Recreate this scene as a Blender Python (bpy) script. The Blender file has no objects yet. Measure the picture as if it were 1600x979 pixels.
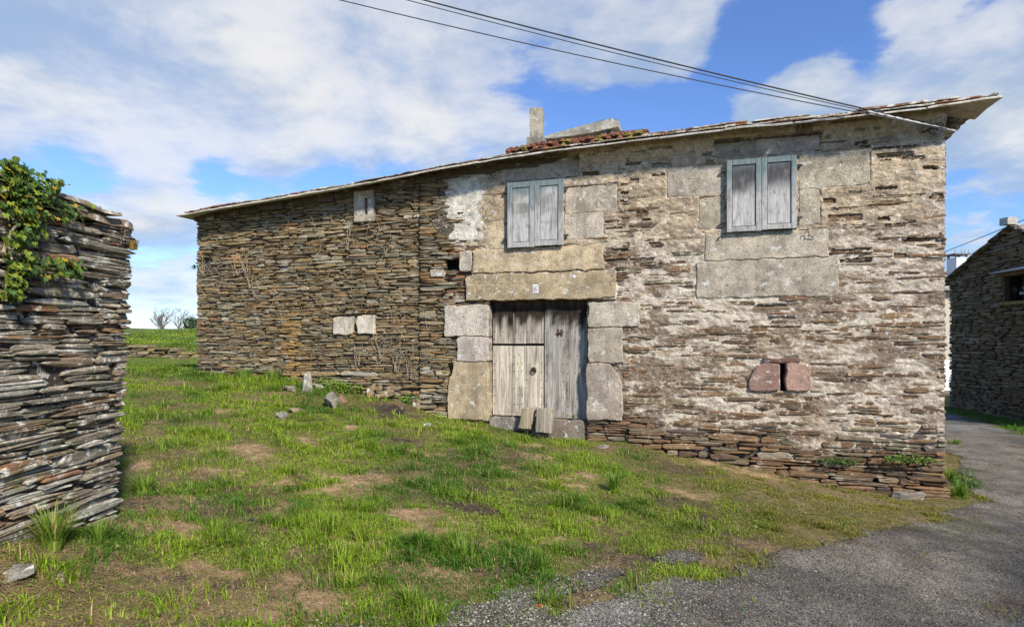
import bpy, math, random
import numpy as np
from mathutils import Vector, Matrix

random.seed(7)
R = np.random.default_rng(11)
scene = bpy.context.scene
COL = scene.collection

# ------------------------------------------------------------------ survey
F, CX, CY, ZC = 950.0, 800.0, 525.0, 1.75       # focal length (photo px), principal column, horizon row, eye height
A = np.array([-6.250, 12.044])                   # left front corner of the house
UX = np.array([0.9561, -0.2930])                 # along the front, left to right
UY = np.array([0.2930, 0.9561])                  # into the house
HROT = math.atan2(UX[1], UX[0])
AUY = float(A @ UY)

def fac(u, v, d=0.0):
    """point of the house front (s along, z up) seen at a survey mark"""
    a = (u - CX) / F
    t = (AUY + d) / (a * UY[0] + UY[1])
    P = np.array([a * t, t])
    return float((P - A) @ UX), ZC + (CY - v) / F * t

def fs(u, d=0.0): return fac(u, 0, d)[0]
LEN = fs(1478)

def smooth(x, a, b):
    t = np.clip((x - a) / (b - a), 0, 1)
    return t * t * (3 - 2 * t)

# ------------------------------------------------------------------ noise
def _h(ix, iy, seed):
    n = (ix.astype(np.int64) * 374761393 + iy.astype(np.int64) * 668265263 + seed * 974634711) & 0xFFFFFFFF
    n = ((n ^ (n >> 13)) * 1274126177) & 0xFFFFFFFF
    n = n ^ (n >> 16)
    return (n & 0xFFFF) / 32767.5 - 1.0

def vn(x, y, seed=0):
    x = np.asarray(x, float); y = np.asarray(y, float)
    ix = np.floor(x); iy = np.floor(y)
    fx = x - ix; fy = y - iy
    fx = fx * fx * (3 - 2 * fx); fy = fy * fy * (3 - 2 * fy)
    a = _h(ix, iy, seed); b = _h(ix + 1, iy, seed); c = _h(ix, iy + 1, seed); d = _h(ix + 1, iy + 1, seed)
    return (a * (1 - fx) + b * fx) * (1 - fy) + (c * (1 - fx) + d * fx) * fy

def fbm(x, y, seed=0, o=4, g=0.5):
    s = 0; amp = 1; tot = 0; k = 1.0
    for i in range(o):
        s = s + amp * vn(np.asarray(x) * k + 17.3 * i, np.asarray(y) * k - 9.1 * i, seed + i * 13)
        tot += amp; amp *= g; k *= 2.03
    return s / tot

# ------------------------------------------------------------------ mesh accumulation
class Acc:
    def __init__(s): s.v = []; s.f = []; s.n = []; s.c = []; s.k = 0; s.mi = []
    def add(s, V, flat, sizes, col, mi=0):
        V = np.asarray(V, float).reshape(-1, 3)
        s.v.append(V); s.f.append(np.asarray(flat, np.int64) + s.k); s.n.append(np.asarray(sizes, np.int64))
        col = np.asarray(col, float)
        s.c.append(np.broadcast_to(col, V.shape) if col.ndim == 1 else col)
        s.mi.append(np.full(len(sizes), mi))
        s.k += len(V)
    def poly(s, V, faces, col, mi=0):
        s.add(V, [i for f in faces for i in f], [len(f) for f in faces], col, mi)
    def box(s, lo, hi, col, jit=0.0, mi=0):
        x0, y0, z0 = lo; x1, y1, z1 = hi
        V = np.array([(x0, y0, z0), (x1, y0, z0), (x1, y1, z0), (x0, y1, z0), (x0, y0, z1), (x1, y0, z1), (x1, y1, z1), (x0, y1, z1)])
        if jit: V = V + R.uniform(-jit, jit, V.shape)
        s.poly(V, [(0, 3, 2, 1), (4, 5, 6, 7), (0, 1, 5, 4), (1, 2, 6, 5), (2, 3, 7, 6), (3, 0, 4, 7)], col, mi)
    def tube(s, pts, rad, col, n=5, mi=0):
        pts = np.asarray(pts, float); m = len(pts)
        rad = np.broadcast_to(np.asarray(rad, float), (m,))
        T = np.gradient(pts, axis=0); T /= np.linalg.norm(T, axis=1, keepdims=True) + 1e-9
        up = np.array([0, 0, 1.0]) if abs(T[0][2]) < .9 else np.array([1.0, 0, 0])
        B = np.cross(T, up); B /= np.linalg.norm(B, axis=1, keepdims=True) + 1e-9
        Nn = np.cross(B, T)
        an = np.arange(n) * 2 * np.pi / n
        V = pts[:, None] + rad[:, None, None] * (np.cos(an)[None, :, None] * B[:, None] + np.sin(an)[None, :, None] * Nn[:, None])
        faces = []
        for i in range(m - 1):
            for j in range(n):
                k = (j + 1) % n
                faces.append((i * n + j, i * n + k, (i + 1) * n + k, (i + 1) * n + j))
        faces.append(tuple(range(n))[::-1]); faces.append(tuple((m - 1) * n + j for j in range(n)))
        s.poly(V.reshape(-1, 3), faces, col, mi)
    def build(s, name, mats, parent=None, smooth_=False, loc=None, rotz=None):
        V = np.concatenate(s.v); fl = np.concatenate(s.f); nn = np.concatenate(s.n); cc = np.concatenate(s.c)
        me = bpy.data.meshes.new(name)
        me.vertices.add(len(V)); me.vertices.foreach_set('co', V.ravel())
        me.loops.add(len(fl)); me.loops.foreach_set('vertex_index', fl.astype(np.int32))
        st = np.concatenate([[0], np.cumsum(nn)[:-1]]).astype(np.int32)
        me.polygons.add(len(nn)); me.polygons.foreach_set('loop_start', st)
        if not isinstance(mats, (list, tuple)): mats = [mats]
        for m in mats: me.materials.append(m)
        if len(mats) > 1: me.polygons.foreach_set('material_index', np.concatenate(s.mi).astype(np.int32))
        me.update(calc_edges=True); me.validate()
        at = me.color_attributes.new('Col', 'FLOAT_COLOR', 'POINT')
        c4 = np.ones((len(V), 4), np.float32); c4[:, :3] = cc
        at.data.foreach_set('color', c4.ravel())
        me.polygons.foreach_set('use_smooth', np.full(len(nn), smooth_))
        o = bpy.data.objects.new(name, me); COL.objects.link(o)
        if parent: o.parent = parent
        if loc is not None: o.location = loc
        if rotz is not None: o.rotation_euler = (0, 0, rotz)
        return o

def tag(o, label=None, cat=None, group=None, kind=None):
    if label: o['label'] = label
    if cat: o['category'] = cat
    if group: o['group'] = group
    if kind: o['kind'] = kind
    return o

def empty(name, loc, rotz=0.0):
    o = bpy.data.objects.new(name, None); COL.objects.link(o)
    o.location = loc; o.rotation_euler = (0, 0, rotz); o.empty_display_size = .3
    return o

# ------------------------------------------------------------------ materials
class NT:
    def __init__(s, tree): s.t = tree
    def n(s, typ, **kw):
        nd = s.t.nodes.new(typ)
        for k, v in kw.items(): setattr(nd, k, v)
        return nd
    def put(s, sock, v):
        if isinstance(v, bpy.types.NodeSocket): s.t.links.new(v, sock)
        elif v is not None: sock.default_value = v
    def m(s, op, a, b=None, c=None, clamp=False):
        nd = s.n('ShaderNodeMath', operation=op, use_clamp=clamp)
        s.put(nd.inputs[0], a); s.put(nd.inputs[1], b)
        if c is not None: s.put(nd.inputs[2], c)
        return nd.outputs[0]
    def vm(s, op, a, b=None):
        nd = s.n('ShaderNodeVectorMath', operation=op)
        s.put(nd.inputs[0], a); s.put(nd.inputs[1], b)
        return nd.outputs['Value'] if op in ('DISTANCE', 'LENGTH', 'DOT_PRODUCT') else nd.outputs[0]
    def noise(s, vec, scale, detail=4, rough=.55, dist=0.0):
        nd = s.n('ShaderNodeTexNoise')
        s.put(nd.inputs['Vector'], vec); nd.inputs['Scale'].default_value = scale
        nd.inputs['Detail'].default_value = detail; nd.inputs['Roughness'].default_value = rough
        nd.inputs['Distortion'].default_value = dist
        return nd.outputs['Fac']
    def vor(s, vec, scale, feature='F1'):
        nd = s.n('ShaderNodeTexVoronoi', feature=feature)
        s.put(nd.inputs['Vector'], vec); nd.inputs['Scale'].default_value = scale
        return nd.outputs['Distance'], nd.outputs['Color']
    def mr(s, v, a, b, c=0.0, d=1.0, typ='SMOOTHSTEP'):
        nd = s.n('ShaderNodeMapRange', interpolation_type=typ)
        s.put(nd.inputs['Value'], v)
        for k, x in zip(('From Min', 'From Max', 'To Min', 'To Max'), (a, b, c, d)): s.put(nd.inputs[k], x)
        return nd.outputs['Result']
    def mix(s, f, a, b, blend='MIX'):
        nd = s.n('ShaderNodeMix', data_type='RGBA', blend_type=blend)
        s.put(nd.inputs[0], f)
        for sock, v in ((nd.inputs[6], a), (nd.inputs[7], b)):
            if isinstance(v, (tuple, list)): v = tuple(v) + ((1,) if len(v) == 3 else ())
            s.put(sock, v)
        return nd.outputs[2]
    def scale(s, vec, xyz):
        nd = s.n('ShaderNodeMapping'); s.put(nd.inputs['Vector'], vec)
        nd.inputs['Scale'].default_value = xyz
        return nd.outputs[0]
    def bump(s, h, strength=.5, dist=.01, nrm=None):
        nd = s.n('ShaderNodeBump'); nd.inputs['Strength'].default_value = strength
        nd.inputs['Distance'].default_value = dist
        s.put(nd.inputs['Height'], h); s.put(nd.inputs['Normal'], nrm)
        return nd.outputs[0]

def mat(name, fn, rough=.9, spec=.25):
    m = bpy.data.materials.new(name); m.use_nodes = True
    nt = m.node_tree
    b = nt.nodes['Principled BSDF']
    T = NT(nt)
    b.inputs['Roughness'].default_value = rough
    b.inputs['Specular IOR Level'].default_value = spec
    at = T.n('ShaderNodeAttribute', attribute_name='Col').outputs['Color']
    pos = T.n('ShaderNodeTexCoord').outputs['Object']
    c, nrm = fn(T, at, pos)
    T.put(b.inputs['Base Color'], c)
    if nrm is not None: T.put(b.inputs['Normal'], nrm)
    return m

def bw(T, f, a, b):     # grey colour from a 0..1 factor
    return T.mix(f, (a, a, a), (b, b, b))

def slate_fn(lich=.35, lcol=(.56, .55, .50), lscale=5.0, moss=.0):
    def fn(T, at, pos):
        lam = T.noise(T.scale(pos, (9, 9, 70)), 1.0, 6, .7, .6)
        fine = T.noise(pos, 75, 3, .7)
        c = T.mix(1.0, at, bw(T, T.mr(lam, .3, .72), .55, 1.35), 'MULTIPLY')
        c = T.mix(1.0, c, bw(T, T.mr(fine, .32, .7), .72, 1.22), 'MULTIPLY')
        tint = T.noise(pos, 2.6, 4)
        c = T.mix(T.mr(tint, .5, .75, 0, .35), c, T.mix(1.0, c, (1.35, .95, .6), 'MULTIPLY'))
        L = T.noise(pos, lscale, 7, .68, .4)
        lm = T.mr(L, .60 - .12 * lich, .68 - .10 * lich, 0, .9)
        c = T.mix(lm, c, lcol)
        L2 = T.noise(T.vm('ADD', pos, (7, 3, 1)), 19, 5, .7)
        c = T.mix(T.mr(L2, .64 - .05 * lich, .72, 0, .8), c, (.60, .60, .56))
        if moss:
            M = T.noise(T.vm('ADD', pos, (2, 9, 4)), 4.2, 6, .65)
            c = T.mix(T.mr(M, .56, .66, 0, moss), c, (.13, .14, .035))
        h = T.m('ADD', T.m('MULTIPLY', lam, .7), T.m('MULTIPLY', fine, .4))
        return c, T.bump(h, .9, .012)
    return fn

M = {}
M['slate'] = mat('slate_rubble', slate_fn(.25, (.42, .38, .30), 4.0))
M['slate_limed'] = mat('slate_limewashed', slate_fn(.58, (.52, .45, .34), 9.5, .0))
M['slate_grey'] = mat('slate_lichened', slate_fn(.54, (.56, .54, .47), 12.0, .45))
M['slate_mossy'] = mat('slate_mossy', slate_fn(.3, (.40, .36, .26), 5.0, .95))
M['slate_dark'] = mat('slate_barn', slate_fn(.1, (.3, .27, .22), 4.0))

def roof_fn(T, at, pos):
    fine = T.noise(pos, 45, 4, .7)
    c = T.mix(1.0, at, bw(T, T.mr(fine, .3, .7), .6, 1.3), 'MULTIPLY')
    L = T.noise(pos, 6, 7, .7)
    c = T.mix(T.mr(L, .48, .60, 0, .8), c, (.62, .60, .52))
    Mo = T.noise(T.vm('ADD', pos, (5, 2, 0)), 3.4, 6, .7)
    c = T.mix(T.mr(Mo, .55, .64, 0, .7), c, (.17, .15, .05))
    return c, T.bump(fine, .8, .01)
M['roof'] = mat('roof_slate', roof_fn)

def mortar_fn(T, at, pos):
    n1 = T.noise(pos, 9, 7, .68)
    n2 = T.noise(pos, 60, 4, .75)
    c = T.mix(1.0, at, bw(T, T.mr(n1, .3, .7), .62, 1.18), 'MULTIPLY')
    c = T.mix(1.0, c, bw(T, T.mr(n2, .3, .7), .70, 1.22), 'MULTIPLY')
    sp = T.noise(T.vm('ADD', pos, (3, 1, 8)), 30, 5, .75)
    c = T.mix(T.mr(sp, .56, .66, 0, .75), c, (.15, .105, .07))
    lo = T.noise(T.vm('ADD', pos, (13, 1, 8)), 14, 6, .7)
    c = T.mix(T.mr(lo, .56, .64, 0, .75), c, (.66, .62, .55))
    h = T.m('ADD', T.m('MULTIPLY', n1, 1.0), T.m('MULTIPLY', n2, .5))
    return c, T.bump(h, .8, .012)
M['mortar'] = mat('lime_mortar', mortar_fn)

def granite_fn(T, at, pos):
    g = T.noise(pos, 110, 3, .75)
    d, cc = T.vor(pos, 85)
    big = T.noise(pos, 3.0, 5, .65)
    c = T.mix(1.0, at, bw(T, T.mr(g, .32, .68), .58, 1.32), 'MULTIPLY')
    c = T.mix(1.0, c, bw(T, T.mr(big, .3, .7), .62, 1.2), 'MULTIPLY')
    pit = T.noise(T.vm('ADD', pos, (4, 4, 9)), 55, 4, .7)
    c = T.mix(T.mr(pit, .55, .66, 0, .6), c, (.13, .105, .075))
    c = T.mix(T.mr(cc, .72, .95, 0, .3), c, (.10, .085, .07))
    dk = T.noise(T.vm('ADD', pos, (1, 4, 6)), 11, 7, .75)
    c = T.mix(T.mr(dk, .53, .68, 0, .72), c, (.11, .092, .068))
    rs_ = T.noise(T.scale(pos, (5, 5, 1.2)), 1.0, 6, .65)
    c = T.mix(T.mr(rs_, .52, .68, 0, .45), c, (.20, .155, .10))
    wl = T.noise(T.vm('ADD', pos, (8, 2, 3)), 10, 6, .66)
    c = T.mix(T.mr(wl, .59, .645, 0, .8), c, (.68, .68, .63))
    h = T.m('ADD', T.m('SUBTRACT', T.m('MULTIPLY', g, .6), T.m('MULTIPLY', pit, 1.2)), T.m('MULTIPLY', big, .9))
    return c, T.bump(h, 1.0, .014)
M['granite'] = mat('weathered_granite', granite_fn)

def wood_fn(T, at, pos):
    gr = T.noise(T.scale(pos, (70, 70, 2.2)), 1, 6, .7, .6)
    st = T.noise(T.scale(pos, (16, 16, 1.0)), 1, 5, .6, .3)
    c = T.mix(1.0, at, bw(T, T.mr(gr, .3, .7), .50, 1.32), 'MULTIPLY')
    c = T.mix(1.0, c, bw(T, T.mr(st, .3, .7), .66, 1.22), 'MULTIPLY')
    return c, T.bump(gr, .9, .006)
M['wood'] = mat('weathered_oak', wood_fn, .95, .05)

def paint_fn(T, at, pos):
    gr = T.noise(T.scale(pos, (55, 55, 3.0)), 1, 6, .72, .5)
    bl = T.noise(T.scale(pos, (11, 11, 4.0)), 1, 7, .72)
    c = T.mix(1.0, at, bw(T, T.mr(gr, .3, .7), .66, 1.2), 'MULTIPLY')
    c = T.mix(T.mr(bl, .50, .64, 0, .72), c, (.17, .155, .135))
    return c, T.bump(gr, .6, .004)
M['paint'] = mat('flaking_blue_paint', paint_fn, .75)

def plain_fn(T, at, pos):
    n = T.noise(pos, 40, 4, .7)
    return T.mix(1.0, at, bw(T, T.mr(n, .3, .7), .7, 1.25), 'MULTIPLY'), T.bump(n, .3, .004)
M['plain'] = mat('worn_surface', plain_fn)
M['iron'] = mat('rusted_iron', plain_fn, .7, .4)
M['cable'] = mat('cable_sheath', plain_fn, .6, .4)
M['void'] = mat('dark_interior', lambda T, at, pos: (at, None))

def soil_fn(T, at, pos):
    n1 = T.noise(pos, 14, 8, .75)
    n2 = T.noise(pos, 90, 4, .8)
    n3 = T.noise(T.scale(pos, (60, 130, 60)), 1, 4, .7, 1.5)
    c = T.mix(1.0, at, bw(T, T.mr(n1, .3, .7), .50, 1.4), 'MULTIPLY')
    c = T.mix(1.0, c, bw(T, T.mr(n2, .3, .7), .6, 1.35), 'MULTIPLY')
    c = T.mix(1.0, c, bw(T, T.mr(n3, .3, .7), .7, 1.25), 'MULTIPLY')
    h = T.m('ADD', T.m('ADD', n1, T.m('MULTIPLY', n2, .5)), T.m('MULTIPLY', n3, .4))
    return c, T.bump(h, 1.0, .03)
M['soil'] = mat('turf_soil', soil_fn)

def road_fn(T, at, pos):
    d, cc = T.vor(pos, 115)
    d2, cc2 = T.vor(pos, 260)
    n1 = T.noise(pos, 3.0, 7, .65)
    c = T.mix(1.0, at, bw(T, T.mr(n1, .3, .7), .70, 1.28), 'MULTIPLY')
    sep = T.n('ShaderNodeSeparateColor'); T.put(sep.inputs[0], cc)
    c = T.mix(1.0, c, bw(T, T.mr(sep.outputs[0], .1, 1.0), .5, 1.6), 'MULTIPLY')
    sep2 = T.n('ShaderNodeSeparateColor'); T.put(sep2.inputs[0], cc2)
    c = T.mix(1.0, c, bw(T, T.mr(sep2.outputs[0], .1, 1.0), .6, 1.4), 'MULTIPLY')
    c = T.mix(T.mr(d, .45, .8, 0, .6), c, (.03, .028, .025))
    h = T.m('ADD', T.m('SUBTRACT', 1.0, d), T.m('MULTIPLY', d2, -.5))
    return c, T.bump(h, .8, .02)
M['road'] = mat('worn_grit_asphalt', road_fn, .95, .1)

def leaf_mat(name, tr=.35):
    m = bpy.data.materials.new(name); m.use_nodes = True
    nt = m.node_tree; T = NT(nt)
    b = nt.nodes['Principled BSDF']; out = nt.nodes['Material Output']
    b.inputs['Roughness'].default_value = .55; b.inputs['Specular IOR Level'].default_value = .25
    at = T.n('ShaderNodeAttribute', attribute_name='Col').outputs['Color']
    T.put(b.inputs['Base Color'], at)
    tl = T.n('ShaderNodeBsdfTranslucent'); T.put(tl.inputs['Color'], T.mix(1.0, at, (1.1, 1.2, .6), 'MULTIPLY'))
    ms = T.n('ShaderNodeMixShader'); ms.inputs[0].default_value = tr
    nt.links.new(b.outputs[0], ms.inputs[1]); nt.links.new(tl.outputs[0], ms.inputs[2])
    nt.links.new(ms.outputs[0], out.inputs['Surface'])
    return m
M['grass'] = leaf_mat('grass_blade', .3)
M['leaf'] = leaf_mat('leaf', .25)
M['moss'] = mat('moss_cushion', lambda T, at, pos: (T.mix(1.0, at, bw(T, T.mr(T.noise(pos, 60, 4, .7), .3, .7), .5, 1.5), 'MULTIPLY'), T.bump(T.noise(pos, 70, 3, .7), 1.0, .02)))

# ------------------------------------------------------------------ ground height
def plane_h(x, y): return -0.10 * x + 0.03 * y
gpts = [(307, 583), (420, 592), (500, 603), (560, 613), (640, 640), (700, 653), (765, 664), (840, 682), (915, 687), (985, 692), (1060, 712), (1200, 735), (1300, 756), (1390, 768), (1478, 774)]
g_s = np.array([fac(u, v)[0] for u, v in gpts]); g_z = np.array([fac(u, v)[1] for u, v in gpts])
def sd(x, y):
    return (x - A[0]) * UX[0] + (y - A[1]) * UX[1], (x - A[0]) * UY[0] + (y - A[1]) * UY[1]
def ground_base(x, y):
    x = np.asarray(x, float); y = np.asarray(y, float)
    s, d = sd(x, y)
    sc = np.clip(s, 0, LEN)
    px = A[0] + sc * UX[0]; py = A[1] + sc * UX[1]
    corr = np.interp(sc, g_s, g_z) - plane_h(px, py)
    so = np.maximum(np.maximum(-s, s - LEN), 0)
    w = np.exp(-(np.minimum(d, 0) / 1.5) ** 2) * np.exp(-(so / 1.5) ** 2) * np.exp(-np.maximum(d, 0) / 4)
    h = plane_h(np.clip(x, -14, 9), np.clip(y, -8, 14)) + corr * w
    # terrace and hill behind, to the left
    wl = smooth(-x, 2.5, 5.5) * smooth(y, 11.2, 13)
    _r = .10 * fbm(x * .5, y * .35, 301, 3) * smooth(y, 13, 15)
    hz = _r + np.interp(y, [11, 13, 17.2, 17.8, 21, 40, 46, 70, 400, 3000], [1.05, 1.03, .98, 1.40, 1.52, 2.30, 2.05, 1.0, -6, -25])
    h = h * (1 - wl) + hz * wl
    # lane to the right
    wr = smooth(x, 5.2, 8.2)
    rz = np.interp(y, [-20, 0, 8, 14, 20, 40, 400, 3000], [-.5, -.6, -.48, -.52, -.58, -.6, -3, -20])
    h = h * (1 - wr) + rz * wr
    # earth banked against the shed, mound by the house wall
    h = h + .20 * np.exp(-(((x + 2.9) / .45) ** 2 + ((y - 3.2) / .8) ** 2))
    mx, my = M1
    h = h + .17 * np.exp(-(((x - mx) / .42) ** 2 + ((y - my) / .28) ** 2))
    return h
_t = fac(622, 640, -.35)
M1 = (A[0] + _t[0] * UX[0] - .35 * UY[0], A[1] + _t[0] * UX[1] - .35 * UY[1])

def gp(u, v):
    """ground point seen at a survey mark"""
    a = (u - CX) / F; b = (CY - v) / F
    lo, hi = .5, 120.0
    y = lo
    while y < hi:
        if ZC + b * y <= float(ground_base(a * y, y)): break
        y += .05 if y < 30 else .5
    return a * y, y

def inpoly(x, y, poly):
    ins = np.zeros(x.shape, bool); n = len(poly)
    for i in range(n):
        x0, y0 = poly[i]; x1, y1 = poly[(i + 1) % n]
        if y0 == y1: continue
        c = ((y0 > y) != (y1 > y)) & (x < (x1 - x0) * (y - y0) / (y1 - y0) + x0)
        ins ^= c
    return ins

lane_edge = [gp(*p) for p in [(590, 985), (700, 965), (775, 948), (800, 925), (880, 902), (950, 893), (985, 906), (940, 925), (880, 945), (850, 970), (905, 972), (965, 950), (1010, 930), (1055, 905), (1090, 903), (1130, 915), (1175, 905), (1205, 880), (1255, 862), (1330, 842), (1420, 822), (1490, 802), (1522, 775), (1510, 745), (1496, 715), (1478, 702)]]
road_poly = [(lane_edge[0][0] - 1.2, 2.2), (lane_edge[0][0] - .6, 3.2)] + lane_edge + [(8.3, 13.0), (9.3, 17), (10.6, 21), (12, 26.0), (30, 27), (30, 24.5), (15.6, 24.6), (14.3, 21), (12.9, 17.0), (11.9, 14.0), (11.4, 11.0), (11.5, 8.0), (12.5, 0), (12.5, -8), (-.5, -8)]
gravel_patch = [gp(*p) for p in [(1010, 872), (1050, 860), (1095, 862), (1100, 872), (1060, 880), (1020, 882)]]

def axis(lo, hi, step, flo, fhi, g=1.14):
    a = list(np.arange(lo, hi + step / 2, step))
    st = step; x = a[0]
    left = []
    while x > flo: st *= g; x -= st; left.append(x)
    st = step; x = a[-1]; right = []
    while x < fhi: st *= g; x += st; right.append(x)
    return np.array(left[::-1] + a + right)
gx = axis(-8.4, 9.6, .042, -1500, 1500); gy = axis(1.6, 13.4, .042, -600, 2500, 1.10)
GX, GY = np.meshgrid(gx, gy)
WXn = fbm(GX * 2.2, GY * 2.2, 3, 4) * .22; WYn = fbm(GX * 2.2, GY * 2.2, 9, 4) * .22
near = smooth(60 - np.abs(GX) - GY, 0, 30)
GZ = ground_base(GX, GY) + near * (.022 * fbm(GX * 1.7, GY * 1.7, 5, 4) + .010 * fbm(GX * 9, GY * 9, 6, 3))
far_roll = smooth(GY, 150, 600) * (14 * fbm(GX / 260, GY / 260, 44, 3))
GZ = GZ + far_roll
inroad = inpoly(GX + WXn, GY + WYn, road_poly) | inpoly(GX + WXn * .6, GY + WYn * .6, gravel_patch)

bare = []     # (x, y, r, kind)
for u, v, r, k in [(540, 752, .50, 't'), (360, 705, .42, 't'), (690, 822, .42, 't'), (640, 800, .38, 't'), (750, 795, .40, 'd'), (770, 765, .25, 'd'), (120, 905, .55, 'b'), (50, 880, .5, 'b'), (30, 940, .5, 'b'), (165, 880, .35, 'b'),
                   (300, 925, .22, 'd'), (410, 720, .3, 't'), (350, 640, .35, 't'), (480, 690, .3, 't'), (600, 640, .45, 'd'), (640, 625, .35, 'd'), (560, 850, .28, 'b'), (530, 770, .35, 't'),
                   (1280, 765, .5, 'b'), (1180, 740, .45, 't'), (1100, 725, .4, 't'), (960, 700, .4, 'b'), (720, 668, .4, 'b'), (840, 695, .25, 't'), (1350, 782, .4, 'b'), (1000, 880, .5, 'd'), (940, 945, .35, 'd'), (1150, 850, .45, 'd'), (1220, 870, .4, 'd'), (350, 905, .2, 't'), (460, 930, .22, 'b'), (700, 905, .2, 't'), (1060, 880, .3, 'd'), (870, 860, .3, 't'), (1080, 790, .4, 'd'), (430, 800, .2, 't'), (590, 870, .22, 'b'), (1000, 940, .3, 'd')]:
    x, y = gp(u, v); bare.append((x, y, r * .82, k))
for k in range(80):
    u = R.uniform(200, 1300); v = R.uniform(640, 960)
    if v < 600 + (u - 307) * .16 + 25: continue
    x, y = gp(u, v)
    bare.append((x, y, R.uniform(.10, .26), ['t', 't', 'd', 'b'][R.integers(4)]))
def bare_mask(x, y, kinds='tdb'):
    m = np.zeros(np.shape(x))
    wx = x + fbm(x * 3, y * 3, 21, 5, .65) * .42; wy = y + fbm(x * 3, y * 3, 27, 5, .65) * .42
    for bx, by, r, k in bare:
        if k in kinds: m = np.maximum(m, np.exp(-(((wx - bx) / r) ** 2 + ((wy - by) / (r * .8)) ** 2) * 1.3))
    return m * np.clip(.95 + .8 * fbm(x * 6, y * 6, 263, 3) + .5 * fbm(x * 18, y * 18, 267, 2), 0, 1)

n_a = fbm(GX * 1.1, GY * 1.1, 31, 5); n_b = fbm(GX * 3.1, GY * 3.1, 37, 4); n_c = fbm(GX * 7, GY * 7, 39, 3)
def L3(a, b, w): return np.asarray(a) * (1 - w[..., None]) + np.asarray(b) * w[..., None]
gc = np.broadcast_to(np.array([.17, .15, .045]), GX.shape + (3,)).copy()
gc = L3(gc, (.27, .195, .10), smooth(n_b + .6 * n_c, .05, .5) * .8)
gc = L3(gc, (.10, .075, .045), smooth(n_a - .5 * n_c, .15, .55) * .75)
gc = L3(gc, (.56, .375, .21), np.clip(bare_mask(GX, GY, 't') * 1.25, 0, .95))
gc = L3(gc, (.075, .055, .038), np.clip(bare_mask(GX, GY, 'd') * 1.2, 0, .95))
gc = L3(gc, (.24, .165, .09), np.clip(bare_mask(GX, GY, 'b') * 1.2, 0, .9))
gc = L3(gc, (.10, .16, .022), smooth(GY, 13, 15) * .8)
def onroad(x, y):
    wx = fbm(x * 2.2, y * 2.2, 3, 4) * .22; wy = fbm(x * 2.2, y * 2.2, 9, 4) * .22
    return inpoly(x + wx, y + wy, road_poly) | inpoly(x + wx * .6, y + wy * .6, gravel_patch)

def soft_road(x, y):
    m = 0
    for (ox, oy) in ((0, 0), (.13, 0), (-.13, 0), (0, .10), (0, -.10), (.07, .07), (-.07, -.07)): m = m + onroad(x + ox, y + oy)
    return m / 7.0
# one ground sheet
ny, nx = GX.shape
idx = np.arange(nx * ny).reshape(ny, nx)
quads = np.stack([idx[:-1, :-1], idx[:-1, 1:], idx[1:, 1:], idx[1:, :-1]], -1).reshape(-1, 4)
a = Acc(); a.add(np.stack([GX, GY, GZ], -1).reshape(-1, 3), quads.ravel(), np.full(len(quads), 4), gc.reshape(-1, 3))
tag(a.build('ground', M['soil'], smooth_=True), 'sloping rough ground of turf, straw and bare earth', 'ground', kind='structure')
# the lane lies as a sheet on it
qc = inroad.ravel()[quads].sum(1) >= 3
rq = quads[qc]
used, inv = np.unique(rq, return_inverse=True)
rc = np.broadcast_to(np.array([.30, .27, .22]), GX.shape + (3,)).copy()
rc = L3(rc, (.44, .42, .38), smooth(fbm(GX * .8, GY * .8, 51, 4) - .05 * (GX - 1.0), -.05, .5) * smooth(2.8 - GX, 0, 2.5))
rc = L3(rc, (.22, .19, .15), smooth(fbm(GX * .45 + 4, GY * .45, 52, 4), .1, .5) * .6)
rc = L3(rc, (.11, .10, .085), smooth(fbm(GX * 1.1, GY * .7, 62, 5), .02, .35) * .6)
rc = L3(rc, (.17, .11, .06), smooth(fbm(GX * 1.6, GY * 1.6, 55, 4), .32, .6) * .7)
rc = L3(rc, (.36, .35, .33), smooth(GY, 13.5, 16) * .9)  # far stretch paler: sunlight put into the lane colour
rc = L3(rc, (.08, .085, .03), smooth(fbm(GX * 1.2, GY * 1.2, 58, 5), .18, .42) * .6)
_sm = soft_road(GX.ravel(), GY.ravel()).reshape(GX.shape)
rc = L3(rc, (.15, .125, .06), np.clip((1 - _sm) * (.5 + .8 * smooth(GX, 1.5, 3)) * (.6 + fbm(GX * 5, GY * 5, 59, 3)), 0, .8))
RV = np.stack([GX, GY, GZ + .008], -1).reshape(-1, 3)[used]
a = Acc(); a.add(RV, inv.ravel(), np.full(len(rq), 4), rc.reshape(-1, 3)[used])
tag(a.build('road', M['road'], smooth_=True), 'worn grey gritty lane curving past the house', 'road', kind='structure')

def gz(x, y):
    return ground_base(x, y) + .022 * fbm(np.asarray(x) * 1.7, np.asarray(y) * 1.7, 5, 4) + .010 * fbm(np.asarray(x) * 9, np.asarray(y) * 9, 6, 3)
# ------------------------------------------------------------------ rubble masonry
OUT = np.array([(-1, -.3), (-.93, -.85), (-.4, -1), (.2, -1), (.86, -.88), (1, -.2), (.97, .5), (.82, .95), (.3, 1), (-.3, 1), (-.86, .86), (-1, .4)])
NO = len(OUT)
_fl = []; _sz = []
for i in range(NO):
    j = (i + 1) % NO
    _fl += [3 * NO, i, j]; _sz.append(3)
for r in (0, 1):
    for i in range(NO):
        j = (i + 1) % NO
        _fl += [r * NO + i, (r + 1) * NO + i, (r + 1) * NO + j, r * NO + j]; _sz.append(4)
STONE_FL = np.array(_fl); STONE_SZ = np.array(_sz)

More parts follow.
